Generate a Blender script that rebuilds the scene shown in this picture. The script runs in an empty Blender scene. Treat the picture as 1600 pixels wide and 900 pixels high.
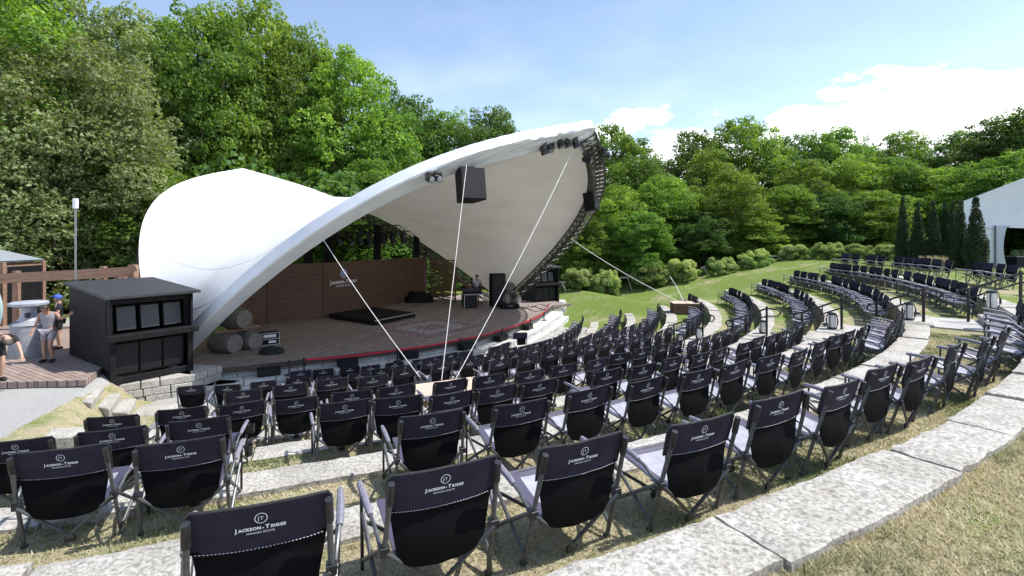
import bpy, bmesh, math, random
from math import sin, cos, tan, pi, radians, hypot, atan2, sqrt
from mathutils import Vector, Matrix, noise as mnoise
random.seed(7)
S = bpy.context.scene
COL = S.collection
F0, YH, CZ = 782.1, 372.2, 5.6           # focal length in photo pixels, horizon row, eye height
CX, CY, R0, RW, SW = -13.53, 32.79, 33.46, 2.076, .463   # terrace centre, outer radius, row pitch, kerb width
SCALE = .87                               # everything is finally scaled to true metres

def G(px, py, z):                         # survey helper: a point on the horizontal level z
    d = F0*(CZ-z)/(py-YH); return Vector(((px-800)/F0*d, d, z))
def D(px, py, d): return Vector(((px-800)/F0*d, d, CZ-(py-YH)/F0*d))
def TOP(k): return CZ-1.85-.46*k          # top of terrace kerb k
def LV(k): return TOP(k+1)-.07 if k < 7 else 0.0
def RO(k): return R0-RW*k                 # outer radius of kerb k
def pol(r, a): a = radians(a); return (CX+r*sin(a), CY-r*cos(a))
def sm(x, a, b):
    if a == b: return float(x > a)
    t = min(1, max(0, (x-a)/(b-a))); return t*t*(3-2*t)

# ------------------------------------------------------------------ materials
MATS = {}
def nmat(name):
    m = bpy.data.materials.new(name); m.use_nodes = True
    nt = m.node_tree; b = nt.nodes['Principled BSDF']; return m, nt, b
def mat(name, c, rough=.6, metal=0, c2=None, nscale=6, bump=0, bscale=40, detail=5, spec=.5, ramp=(.35, .65), stretch=None):
    if name in MATS: return MATS[name]
    m, nt, b = nmat(name)
    b.inputs['Base Color'].default_value = (*c, 1); b.inputs['Roughness'].default_value = rough
    b.inputs['Metallic'].default_value = metal; b.inputs['Specular IOR Level'].default_value = spec
    tc = nt.nodes.new('ShaderNodeTexCoord'); src = tc.outputs['Object']
    if stretch:
        mp = nt.nodes.new('ShaderNodeMapping'); mp.inputs['Scale'].default_value = stretch
        nt.links.new(src, mp.inputs[0]); src = mp.outputs[0]
    if c2:
        n = nt.nodes.new('ShaderNodeTexNoise'); n.inputs['Scale'].default_value = nscale; n.inputs['Detail'].default_value = detail
        nt.links.new(src, n.inputs[0])
        r = nt.nodes.new('ShaderNodeValToRGB'); r.color_ramp.elements[0].position = ramp[0]; r.color_ramp.elements[1].position = ramp[1]
        r.color_ramp.elements[0].color = (*c, 1); r.color_ramp.elements[1].color = (*c2, 1)
        nt.links.new(n.outputs[0], r.inputs[0]); nt.links.new(r.outputs[0], b.inputs['Base Color'])
    if bump:
        n = nt.nodes.new('ShaderNodeTexNoise'); n.inputs['Scale'].default_value = bscale; n.inputs['Detail'].default_value = 6
        nt.links.new(src, n.inputs[0])
        bp = nt.nodes.new('ShaderNodeBump'); bp.inputs['Strength'].default_value = bump; bp.inputs['Distance'].default_value = .02
        nt.links.new(n.outputs[0], bp.inputs['Height']); nt.links.new(bp.outputs[0], b.inputs['Normal'])
    MATS[name] = m; return m
def boards(name, c, c2, L, H, rot=(0, 0, 0), rough=.7, gap=.012):
    m, nt, b = nmat(name); b.inputs['Roughness'].default_value = rough
    tc = nt.nodes.new('ShaderNodeTexCoord'); mp = nt.nodes.new('ShaderNodeMapping'); mp.inputs['Rotation'].default_value = rot
    br = nt.nodes.new('ShaderNodeTexBrick'); br.inputs['Scale'].default_value = 1
    br.inputs['Brick Width'].default_value = L; br.inputs['Row Height'].default_value = H
    br.inputs['Mortar Size'].default_value = gap; br.inputs['Mortar'].default_value = (c[0]*.2, c[1]*.2, c[2]*.2, 1)
    br.inputs['Color1'].default_value = (*c, 1); br.inputs['Color2'].default_value = (*c2, 1)
    n = nt.nodes.new('ShaderNodeTexNoise'); n.inputs['Scale'].default_value = 3; n.inputs['Detail'].default_value = 8
    mx = nt.nodes.new('ShaderNodeMix'); mx.data_type = 'RGBA'; mx.blend_type = 'MULTIPLY'; mx.inputs[0].default_value = .7
    r = nt.nodes.new('ShaderNodeValToRGB'); r.color_ramp.elements[0].color = (.55, .55, .55, 1); r.color_ramp.elements[0].position = .3
    r.color_ramp.elements[1].position = .65
    lk = nt.links.new
    lk(tc.outputs['Object'], mp.inputs[0]); lk(mp.outputs[0], br.inputs[0]); lk(tc.outputs['Object'], n.inputs[0]); lk(n.outputs[0], r.inputs[0])
    lk(br.outputs[0], mx.inputs[6]); lk(r.outputs[0], mx.inputs[7]); lk(mx.outputs[2], b.inputs['Base Color'])
    bp = nt.nodes.new('ShaderNodeBump'); bp.inputs['Strength'].default_value = .6; bp.inputs['Distance'].default_value = .01; bp.invert = True
    lk(br.outputs[1], bp.inputs['Height']); lk(bp.outputs[0], b.inputs['Normal'])
    MATS[name] = m; return m

M_cloth = mat('chair cloth', (.019, .0165, .030), .75, bump=.25, bscale=700, c2=(.026, .0225, .041), nscale=9, spec=.2)
def vary(m, amt=.35):
    nt = m.node_tree; b = nt.nodes['Principled BSDF']; src = b.inputs['Base Color'].links[0].from_socket
    oi = nt.nodes.new('ShaderNodeObjectInfo'); mr = nt.nodes.new('ShaderNodeMapRange'); mr.inputs[3].default_value = 1-amt*.5; mr.inputs[4].default_value = 1+amt
    nt.links.new(oi.outputs['Random'], mr.inputs[0]); mx = nt.nodes.new('ShaderNodeVectorMath'); mx.operation = 'SCALE'
    nt.links.new(src, mx.inputs[0]); nt.links.new(mr.outputs[0], mx.inputs['Scale']); nt.links.new(mx.outputs[0], b.inputs['Base Color'])
vary(M_cloth)
M_clothb = mat('black mesh cloth', (.004, .004, .005), .85, bump=.2, bscale=600, spec=.12)
M_seat = mat('grey seat cloth', (.36, .37, .42), .6, c2=(.28, .28, .34), nscale=14, bump=.2, bscale=500)
M_trim = mat('violet seat trim', (.06, .052, .095), .6)
M_tube = mat('steel tube', (.075, .08, .088), .42, .35, c2=(.12, .125, .135), nscale=20)
M_plast = mat('black plastic', (.014, .014, .016), .42, c2=(.03, .03, .033), nscale=25)
M_pad = mat('arm pad', (.17, .165, .20), .5, c2=(.23, .22, .27), nscale=30)
M_white = mat('logo white', (.78, .80, .85), .5)
M_stitch = mat('stitch', (.55, .56, .6), .6)
M_stone = None
def stone_mat(name, ca, cb, cc, sc=1.0):
    m, nt, b = nmat(name); b.inputs['Roughness'].default_value = .85; b.inputs['Specular IOR Level'].default_value = .25
    tc = nt.nodes.new('ShaderNodeTexCoord'); lk = nt.links.new
    n1 = nt.nodes.new('ShaderNodeTexNoise'); n1.inputs['Scale'].default_value = 1.6*sc; n1.inputs['Detail'].default_value = 9; n1.inputs['Roughness'].default_value = .7
    n2 = nt.nodes.new('ShaderNodeTexNoise'); n2.inputs['Scale'].default_value = 26*sc; n2.inputs['Detail'].default_value = 8; n2.inputs['Roughness'].default_value = .75
    for n in (n1, n2): lk(tc.outputs['Object'], n.inputs[0])
    r1 = nt.nodes.new('ShaderNodeValToRGB'); e = r1.color_ramp.elements; e[0].position = .36; e[0].color = (*ca, 1); e[1].position = .62; e[1].color = (*cb, 1)
    r2 = nt.nodes.new('ShaderNodeValToRGB'); e = r2.color_ramp.elements; e[0].position = .40; e[0].color = (*cc, 1); e[1].position = .56; e[1].color = (1, 1, 1, 1)
    mx = nt.nodes.new('ShaderNodeMix'); mx.data_type = 'RGBA'; mx.blend_type = 'MULTIPLY'; mx.inputs[0].default_value = .75
    lk(n1.outputs[0], r1.inputs[0]); lk(n2.outputs[0], r2.inputs[0]); lk(r1.outputs[0], mx.inputs[6]); lk(r2.outputs[0], mx.inputs[7]); lk(mx.outputs[2], b.inputs['Base Color'])
    ad = nt.nodes.new('ShaderNodeMath'); ad.operation = 'ADD'; lk(n1.outputs[0], ad.inputs[0]); lk(n2.outputs[0], ad.inputs[1])
    bp = nt.nodes.new('ShaderNodeBump'); bp.inputs['Strength'].default_value = .55; bp.inputs['Distance'].default_value = .025
    lk(ad.outputs[0], bp.inputs['Height']); lk(bp.outputs[0], b.inputs['Normal'])
    MATS[name] = m; return m
M_stone = stone_mat('limestone', (.385, .365, .325), (.58, .555, .51), (.28, .265, .25))
M_stone2 = stone_mat('wall stone', (.50, .50, .48), (.68, .67, .64), (.5, .5, .5))
M_conc = stone_mat('landing concrete', (.40, .39, .37), (.50, .49, .47), (.75, .74, .73))
M_deck = boards('deck boards', (.40, .32, .28), (.29, .235, .21), 3.6, .16, (0, 0, radians(-72)), gap=.02)
M_deckl = boards('side deck boards', (.38, .29, .245), (.30, .225, .195), 3.0, .15, (0, 0, radians(30)))
M_wallw = mat('stained wall boards', (.15, .088, .058), .7, c2=(.085, .05, .036), nscale=2.0, stretch=(1, 1, 9), detail=8)
M_cedar = mat('cedar boards', (.29, .175, .12), .7, c2=(.20, .12, .085), nscale=2.5, stretch=(1, 1, 8), detail=7)
M_boxtop = mat('pale pine boards', (.62, .49, .40), .7, c2=(.50, .38, .30), nscale=3, stretch=(1, 7, 1), detail=7)
M_black = mat('black paint', (.007, .007, .008), .7, spec=.18, c2=(.014, .014, .016), nscale=4, stretch=(3, 3, .6), detail=7)
M_blackg = mat('speaker grille', (.012, .0125, .014), .45, spec=.3, bump=.3, bscale=300)
M_rooft = mat('charcoal roof sheet', (.03, .031, .036), .6, spec=.3, c2=(.045, .047, .053), nscale=6)
M_barrel = mat('barrel oak', (.13, .115, .10), .75, c2=(.25, .23, .21), nscale=4, stretch=(1, 1, 5), detail=6)
M_hoop = mat('hoop steel', (.22, .23, .24), .45, .7)
M_truss = mat('truss metal', (.085, .08, .075), .5, .3, c2=(.045, .042, .04), nscale=5)
M_rope = mat('white rope', (.78, .77, .74), .8)
M_red = mat('red webbing', (.62, .015, .04), .6)
M_rail = mat('black rail paint', (.012, .012, .014), .4)
M_bark = mat('bark', (.075, .058, .045), .9, c2=(.13, .105, .085), nscale=6, stretch=(1, 1, .3), bump=.6, bscale=12)
M_tent = mat('shaded marquee cloth', (.55, .60, .70), .6, c2=(.60, .65, .75), nscale=.8)  # white cloth; the blue-grey of its shaded side is put into the colour
M_grey = mat('grey plastic', (.30, .31, .34), .5, c2=(.22, .23, .26), nscale=5)
M_teal = mat('banner cloth', (.62, .80, .76), .6)
M_tin = mat('tin roof', (.42, .47, .52), .4, .4)
M_skin = mat('skin', (.50, .30, .22), .55); M_skin2 = mat('tanned skin', (.38, .21, .15), .55)
M_hair = mat('dark hair', (.03, .02, .015), .6)
M_blk = mat('black clothes', (.015, .016, .02), .85); M_gryc = mat('grey clothes', (.28, .27, .31), .85)
M_blu = mat('blue cap cloth', (.04, .09, .42), .7); M_shirt = mat('pale blue shirt', (.55, .62, .72), .8)
M_glass = mat('frosted lantern glass', (.72, .70, .66), .3)
def membrane():
    m = bpy.data.materials.new('white membrane'); m.use_nodes = True; nt = m.node_tree; nt.nodes.clear(); lk = nt.links.new
    o = nt.nodes.new('ShaderNodeOutputMaterial'); d = nt.nodes.new('ShaderNodeBsdfDiffuse'); t = nt.nodes.new('ShaderNodeBsdfTranslucent')
    mx = nt.nodes.new('ShaderNodeMixShader'); mx.inputs[0].default_value = .08
    d.inputs[0].default_value = (.80, .80, .79, 1); t.inputs[0].default_value = (.78, .72, .62, 1)
    tc = nt.nodes.new('ShaderNodeTexCoord'); n = nt.nodes.new('ShaderNodeTexNoise'); n.inputs['Scale'].default_value = .5; n.inputs['Detail'].default_value = 6
    r = nt.nodes.new('ShaderNodeValToRGB'); r.color_ramp.elements[0].color = (.70, .69, .67, 1); r.color_ramp.elements[1].color = (.82, .82, .81, 1)
    r.color_ramp.elements[0].position = .3; r.color_ramp.elements[1].position = .6
    lk(tc.outputs['Object'], n.inputs[0]); lk(n.outputs[0], r.inputs[0]); lk(r.outputs[0], d.inputs[0])
    lk(d.outputs[0], mx.inputs[1]); lk(t.outputs[0], mx.inputs[2]); lk(mx.outputs[0], o.inputs[0]); MATS['mem'] = m; return m
M_mem = membrane()
def leafmat(name, c1, c2, tr=.35, dry=False):
    m = bpy.data.materials.new(name); m.use_nodes = True; nt = m.node_tree; nt.nodes.clear(); lk = nt.links.new
    o = nt.nodes.new('ShaderNodeOutputMaterial'); p = nt.nodes.new('ShaderNodeBsdfPrincipled'); t = nt.nodes.new('ShaderNodeBsdfTranslucent')
    p.inputs['Roughness'].default_value = .55; p.inputs['Specular IOR Level'].default_value = .3
    at = nt.nodes.new('ShaderNodeAttribute'); at.attribute_name = 'tone'
    r = nt.nodes.new('ShaderNodeValToRGB'); r.color_ramp.elements[0].color = (*c1, 1); r.color_ramp.elements[1].color = (*c2, 1)
    lk(at.outputs['Fac'], r.inputs[0])
    oi = nt.nodes.new('ShaderNodeObjectInfo'); hs = nt.nodes.new('ShaderNodeHueSaturation')
    m1 = nt.nodes.new('ShaderNodeMapRange'); m1.inputs[3].default_value = .488; m1.inputs[4].default_value = .519; lk(oi.outputs['Random'], m1.inputs[0]); lk(m1.outputs[0], hs.inputs['Hue'])
    ml = nt.nodes.new('ShaderNodeMath'); ml.operation = 'MULTIPLY'; ml.inputs[1].default_value = 7.31; lk(oi.outputs['Random'], ml.inputs[0]); fr = nt.nodes.new('ShaderNodeMath'); fr.operation = 'FRACT'; lk(ml.outputs[0], fr.inputs[0])
    m2 = nt.nodes.new('ShaderNodeMapRange'); m2.inputs[3].default_value = .88 if not dry else 1; m2.inputs[4].default_value = 1.32 if not dry else 1; hs.inputs['Saturation'].default_value = .93; lk(fr.outputs[0], m2.inputs[0]); lk(m2.outputs[0], hs.inputs['Value'])
    lk(r.outputs[0], hs.inputs['Color']); r = hs; lk(r.outputs[0], p.inputs['Base Color'])
    g = nt.nodes.new('ShaderNodeMix'); g.data_type = 'RGBA'; g.blend_type = 'MULTIPLY'; g.inputs[0].default_value = 1; g.inputs[7].default_value = (1.35, 1.25, .35, 1) if not dry else (1.05, 1, .8, 1)
    lk(r.outputs[0], g.inputs[6]); lk(g.outputs[2], t.inputs[0])
    mx = nt.nodes.new('ShaderNodeMixShader'); mx.inputs[0].default_value = tr
    lk(p.outputs[0], mx.inputs[1]); lk(t.outputs[0], mx.inputs[2]); lk(mx.outputs[0], o.inputs[0]); MATS[name] = m; return m
L_maple = leafmat('maple leaves', (.068, .150, .022), (.20, .345, .05), .5)
L_light = leafmat('light green leaves', (.088, .180, .024), (.25, .395, .055), .5)
L_dark = leafmat('dark leaves', (.046, .108, .024), (.125, .23, .045), .45)
L_willow = leafmat('grey green leaves', (.115, .165, .06), (.26, .33, .14), .4)
L_cyp = leafmat('cedar foliage', (.012, .030, .012), (.035, .065, .02), .12)
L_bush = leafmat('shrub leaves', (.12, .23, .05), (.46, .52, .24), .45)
L_grass = leafmat('grass blades', (.14, .20, .055), (.62, .53, .35), .28, True)

# ------------------------------------------------------------------ mesh helpers
class MB:
    def __init__(s): s.v = []; s.f = []; s.sm = False
    def add(s, vs, fs):
        o = len(s.v); s.v += [tuple(v) for v in vs]; s.f += [tuple(i+o for i in f) for f in fs]
    def box(s, c, sz, R=None, taper=1.0):
        c = Vector(c); vs = []
        for z in (-1, 1):
            for x, y in ((-1, -1), (1, -1), (1, 1), (-1, 1)):
                k = taper if z > 0 else 1
                v = Vector((x*sz[0]/2*k, y*sz[1]/2*k, z*sz[2]/2))
                if R is not None: v = R @ v
                vs.append(c+v)
        s.add(vs, [(3, 2, 1, 0), (4, 5, 6, 7), (0, 1, 5, 4), (1, 2, 6, 5), (2, 3, 7, 6), (3, 0, 4, 7)])
    def bar(s, a, b, w, h=None, up=(0, 0, 1)):
        a = Vector(a); b = Vector(b); h = h or w; t = (b-a).normalized(); u = Vector(up)
        if abs(t.dot(u)) > .98: u = Vector((1, 0, 0))
        x = t.cross(u).normalized()*w/2; y = x.cross(t).normalized()*h/2
        vs = [a-x-y, a+x-y, a+x+y, a-x+y, b-x-y, b+x-y, b+x+y, b-x+y]
        s.add(vs, [(3, 2, 1, 0), (4, 5, 6, 7), (0, 1, 5, 4), (1, 2, 6, 5), (2, 3, 7, 6), (3, 0, 4, 7)])
    def tube(s, pts, r, n=8, r2=None, caps=True):
        pts = [Vector(p) for p in pts]; m = len(pts); r2 = r if r2 is None else r2
        prev = None; o = len(s.v)
        for i, p in enumerate(pts):
            t = (pts[min(i+1, m-1)]-pts[max(i-1, 0)]).normalized()
            if prev is None:
                u = Vector((0, 0, 1)) if abs(t.z) < .9 else Vector((1, 0, 0)); x = t.cross(u).normalized()
            else: x = (prev-t*prev.dot(t)).normalized()
            prev = x; y = t.cross(x)
            rr = (r[i] if isinstance(r, (list, tuple)) else r+(r2-r)*i/(m-1))
            for j in range(n):
                a = 2*pi*j/n; s.v.append(tuple(p+(x*cos(a)+y*sin(a))*rr))
        for i in range(m-1):
            for j in range(n):
                a = o+i*n+j; b = o+i*n+(j+1) % n; s.f.append((a, b, b+n, a+n))
        if caps: s.f.append(tuple(o+j for j in range(n))[::-1]); s.f.append(tuple(o+(m-1)*n+j for j in range(n)))
    def lathe(s, prof, c, ax=(0, 0, 1), n=20, closed=True):
        ax = Vector(ax).normalized(); u = Vector((0, 0, 1)) if abs(ax.z) < .9 else Vector((1, 0, 0)); x = ax.cross(u).normalized(); y = ax.cross(x); c = Vector(c); o = len(s.v)
        for r, h in prof:
            for j in range(n):
                a = 2*pi*j/n; s.v.append(tuple(c+ax*h+(x*cos(a)+y*sin(a))*r))
        for i in range(len(prof)-1):
            for j in range(n):
                a = o+i*n+j; b = o+i*n+(j+1) % n; s.f.append((a, b, b+n, a+n))
        if closed: s.f.append(tuple(o+j for j in range(n))[::-1]); s.f.append(tuple(o+(len(prof)-1)*n+j for j in range(n)))
    def grid(s, fn, nu, nv):
        o = len(s.v)
        for i in range(nu+1):
            for j in range(nv+1): s.v.append(tuple(fn(i/nu, j/nv)))
        for i in range(nu):
            for j in range(nv):
                a = o+i*(nv+1)+j; s.f.append((a, a+nv+1, a+nv+2, a+1))
    def quad(s, a, b, c, d): s.add([a, b, c, d], [(0, 1, 2, 3)])
    def mesh(s, name, m, smooth=False, bevel=0):
        me = bpy.data.meshes.new(name); me.from_pydata(s.v, [], s.f); me.update()
        bm = bmesh.new(); bm.from_mesh(me); bmesh.ops.recalc_face_normals(bm, faces=bm.faces)
        if bevel: bmesh.ops.bevel(bm, geom=[e for e in bm.edges], offset=bevel, segments=1, affect='EDGES', clamp_overlap=True)
        bm.to_mesh(me); bm.free()
        if smooth:
            me.polygons.foreach_set('use_smooth', [True]*len(me.polygons))
            me.set_sharp_from_angle(angle=radians(40))
        me.materials.append(m); return me
    def obj(s, name, m, parent=None, smooth=False, bevel=0):
        return link(name, s.mesh(name, m, smooth, bevel), parent)
def link(name, me, parent=None):
    o = bpy.data.objects.new(name, me); COL.objects.link(o)
    if parent: o.parent = parent
    return o
def tag(o, label=None, cat=None, group=None, kind=None):
    if label: o['label'] = label
    if cat: o['category'] = cat
    if group: o['group'] = group
    if kind: o['kind'] = kind
    return o
def empty(name, label, cat, loc=(0, 0, 0), rz=0, group=None):
    o = bpy.data.objects.new(name, None); COL.objects.link(o); o.location = loc; o.rotation_euler = (0, 0, rz)
    o.empty_display_size = .2; return tag(o, label, cat, group)
def copy_tree(o, parent=None):
    c = o.copy(); COL.objects.link(c)
    if parent: c.parent = parent
    for ch in o.children: copy_tree(ch, c)
    return c
ORD = ['', 'first', 'second', 'third', 'fourth', 'fifth', 'sixth', 'seventh', 'eighth', 'ninth', 'tenth', 'eleventh', 'twelfth', 'thirteenth', 'fourteenth', 'fifteenth', 'sixteenth', 'seventeenth', 'eighteenth', 'nineteenth', 'twentieth', 'twenty-first', 'twenty-second', 'twenty-third', 'twenty-fourth', 'twenty-fifth']
def text_mesh(body, size, bold=0.0):
    cu = bpy.data.curves.new('lettering', 'FONT'); cu.body = body; cu.size = size; cu.align_x = 'CENTER'; cu.offset = bold; cu.resolution_u = 2
    cu.space_character = 1.10
    o = bpy.data.objects.new('lettering', cu); COL.objects.link(o)
    dg = bpy.context.evaluated_depsgraph_get(); dg.update()
    me = bpy.data.meshes.new_from_object(o.evaluated_get(dg)); bpy.data.objects.remove(o); bpy.data.curves.remove(cu)
    vs = [v.co.copy() for v in me.vertices]; fs = [tuple(p.vertices) for p in me.polygons]; bpy.data.meshes.remove(me)
    return vs, fs
def logo_mb(w, place):
    """emblem ring with two letters, name in small capitals and a second small line; place(x,y)->point"""
    mb = MB()
    def put(body, size, x, y, bold=0.0, right=None):
        vs, fs = text_mesh(body, size, bold); mb.add([place(v.x+x, v.y+y) for v in vs], fs); return max(v.x for v in vs)-min(v.x for v in vs)
    k = w
    def run(parts, y, bold):
        items = []; x = 0
        for body, size in parts:
            vs, fs = text_mesh(body, size, bold); lo = min(v.x for v in vs); hi = max(v.x for v in vs)
            items.append((vs, fs, x-lo)); x += hi-lo+.024*k
        for vs, fs, o in items: mb.add([place(v.x+o-x/2, v.y+y) for v in vs], fs)
    c, d_ = .165*k*.80, .125*k*.80
    run([('J', c), ('ACKSON', d_), ('-', d_), ('T', c), ('RIGGS', d_)], 0, .0055*k)
    run([('NIAGARA ESTATE', .064*k)], -.095*k, .001*k)
    run([('J', .13*k), ('T', .12*k)], .225*k, 0)
    n = 28
    for i in range(n):
        a, b = 2*pi*i/n, 2*pi*(i+1)/n
        for r0, r1 in ((.112, .127),):
            cxx, cyy = 0, .268
            mb.add([place((cxx+r0*cos(a))*k, (cyy+r0*sin(a))*k), place((cxx+r1*cos(a))*k, (cyy+r1*sin(a))*k), place((cxx+r1*cos(b))*k, (cyy+r1*sin(b))*k), place((cxx+r0*cos(b))*k, (cyy+r0*sin(b))*k)], [(0, 1, 2, 3)])
    return mb

# ------------------------------------------------------------------ terrain
def ramp(r): return min(3.65, max(0, 3.22-(32.2-r)*.2216))
def stepped(r):
    if r > R0-.25: return 3.65
    k = int((R0-.25-r)/RW+1e-6)
    return LV(k) if k < 7 else 0.0
def H(x, y):
    dx, dy = x-CX, y-CY; r = hypot(dx, dy); a = math.degrees(atan2(dx, -dy))
    st = stepped(r)
    if a < 14: st = max(st, .44*sm(a, 15, 11) if False else .44*(1-sm(a, 11, 15)))
    rr = r-6.5*sm(a, 88, 105)*sm(r, 22, 26)
    right = ramp(rr)*(1-sm(a, 122, 160))
    a0 = min(12, max(5, 6+(r-18)*1.05))
    left = max(ramp(r), 1.38)
    if a > 40:
        w = sm(a, 84.5, 88.5); h = st*(1-w)+right*w
    elif a > -60:
        w = 1-sm(a, a0-2.2, a0+1.6); h = st*(1-w)+left*w
    else:
        w = 1-sm(a, -110, -60); h = left*(1-w)+.6*w
    if r < 14.2 and a > -60: h = 0 if a > 3 else h*sm(3-a, 0, 6)
    # the ground falls off behind the stage
    h = h*(1-sm(y, 60, 95)*.4)
    return h
def HN(x, y):
    return H(x, y)+.03*mnoise.noise((x*.6, y*.6, 0))*(1 if hypot(x, y) > 4 else .5)
def build_ground():
    rad = [0, 4, 8, 11, 13, 14.1, 14.3, 15.5, 16.5, 17.3, 18.0]
    for k in range(7, -1, -1):
        j = R0-.25-RW*k
        rad += [j-.03, j+.03]
        for t in (.25, .5, .75): rad.append(j+.03+(RW-.06)*t)
    rad += [36, 37, 38.5, 40, 42, 44, 46, 49, 52, 56, 60, 66, 74, 85, 100, 130, 180, 260, 400, 800]
    rad = sorted(rad)
    ang = []
    a = -180
    while a < 180:
        ang.append(a)
        a += 1.0 if -12 <= a < 60 else (1.0 if 80 <= a < 92 else 2.0)
    mb = MB(); n = len(ang)
    gv = []
    for i, r in enumerate(rad):
        for a in ang:
            x, y = pol(r, a)
            xn, yn = pol(r+(1e-4), a)
            h = HN(x, y)
            mb.v.append((x, y, h))
            # where gravel or paving lies instead of turf
            g = 0.0
            if a < 12 and x < -10.3-.3*(y-10.1) and y > 4: g = sm(-10.3-.3*(y-10.1)-x, 0, .7)*(1-sm(y, 22, 30))
            if r < 18.35 and 5 < a < 87: g = max(g, (1-sm(a, 84, 87))*sm(a, 6.5, 8.5))
            if r < 22 and 9 < a < 13: g = max(g, .35)
            gv.append(g)
    for i in range(len(rad)-1):
        for j in range(n):
            q = (i*n+j, (i+1)*n+j, (i+1)*n+(j+1) % n, i*n+(j+1) % n)
            mb.f.append(q)
    me = bpy.data.meshes.new('ground'); me.from_pydata(mb.v, [], mb.f); me.update()
    at = me.attributes.new('gravel', 'FLOAT', 'POINT'); at.data.foreach_set('value', gv)
    if me.polygons[len(me.polygons)//2].normal.z < 0: me.flip_normals()
    m, nt, b = nmat('turf and gravel'); lk = nt.links.new; b.inputs['Roughness'].default_value = .95; b.inputs['Specular IOR Level'].default_value = .1
    tc = nt.nodes.new('ShaderNodeTexCoord')
    def noi(sc, det=6, rg=.6):
        n_ = nt.nodes.new('ShaderNodeTexNoise'); n_.inputs['Scale'].default_value = sc; n_.inputs['Detail'].default_value = det; n_.inputs['Roughness'].default_value = rg
        lk(tc.outputs['Object'], n_.inputs[0]); return n_
    def rmp(src, p0, c0, p1, c1):
        r_ = nt.nodes.new('ShaderNodeValToRGB'); e = r_.color_ramp.elements; e[0].position = p0; e[0].color = (*c0, 1); e[1].position = p1; e[1].color = (*c1, 1)
        lk(src, r_.inputs[0]); return r_
    def mixc(f, a_, b_, t='MIX'):
        x_ = nt.nodes.new('ShaderNodeMix'); x_.data_type = 'RGBA'; x_.blend_type = t
        if isinstance(f, float): x_.inputs[0].default_value = f
        else: lk(f, x_.inputs[0])
        lk(a_, x_.inputs[6]); lk(b_, x_.inputs[7]); return x_.outputs[2]
    big = noi(.45, 7, .65); fine = noi(22, 8, .75); mid = noi(3.2, 6, .7)
    green = rmp(fine.outputs[0], .35, (.075, .12, .022), .68, (.22, .29, .07))
    dry = rmp(fine.outputs[0], .35, (.21, .175, .10), .68, (.52, .46, .32))
    mm = nt.nodes.new('ShaderNodeMath'); mm.operation = 'ADD'; lk(big.outputs[0], mm.inputs[0])
    m2 = nt.nodes.new('ShaderNodeMath'); m2.operation = 'MULTIPLY'; m2.inputs[1].default_value = .6; lk(mid.outputs[0], m2.inputs[0]); lk(m2.outputs[0], mm.inputs[1])
    sep = nt.nodes.new('ShaderNodeSeparateXYZ'); lk(tc.outputs['Object'], sep.inputs[0])
    far = nt.nodes.new('ShaderNodeMapRange'); far.inputs[1].default_value = 6; far.inputs[2].default_value = 30; far.inputs[3].default_value = .14; far.inputs[4].default_value = -.12
    lk(sep.outputs[1], far.inputs[0])
    m3 = nt.nodes.new('ShaderNodeMath'); m3.operation = 'ADD'; lk(mm.outputs[0], m3.inputs[0]); lk(far.outputs[0], m3.inputs[1])
    w = rmp(m3.outputs[0], .70, (0, 0, 0), .92, (1, 1, 1))
    turf = mixc(w.outputs[0], green.outputs[0], dry.outputs[0])
    gr = rmp(fine.outputs[0], .3, (.27, .265, .255), .7, (.44, .435, .42))
    at_ = nt.nodes.new('ShaderNodeAttribute'); at_.attribute_name = 'gravel'
    ma = nt.nodes.new('ShaderNodeMath'); ma.operation = 'MULTIPLY'; ma.inputs[1].default_value = .7; lk(mid.outputs[0], ma.inputs[0])
    mb_ = nt.nodes.new('ShaderNodeMath'); mb_.operation = 'ADD'; lk(at_.outputs['Fac'], mb_.inputs[0]); lk(ma.outputs[0], mb_.inputs[1])
    gm = rmp(mb_.outputs[0], .72, (0, 0, 0), .86, (1, 1, 1))
    fin = mixc(gm.outputs[0], turf, gr.outputs[0]); lk(fin, b.inputs['Base Color'])
    bp = nt.nodes.new('ShaderNodeBump'); bp.inputs['Strength'].default_value = .7; bp.inputs['Distance'].default_value = .04; lk(fine.outputs[0], bp.inputs['Height']); lk(bp.outputs[0], b.inputs['Normal'])
    me.materials.append(m); tag(link('ground', me), kind='structure')
build_ground()

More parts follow.
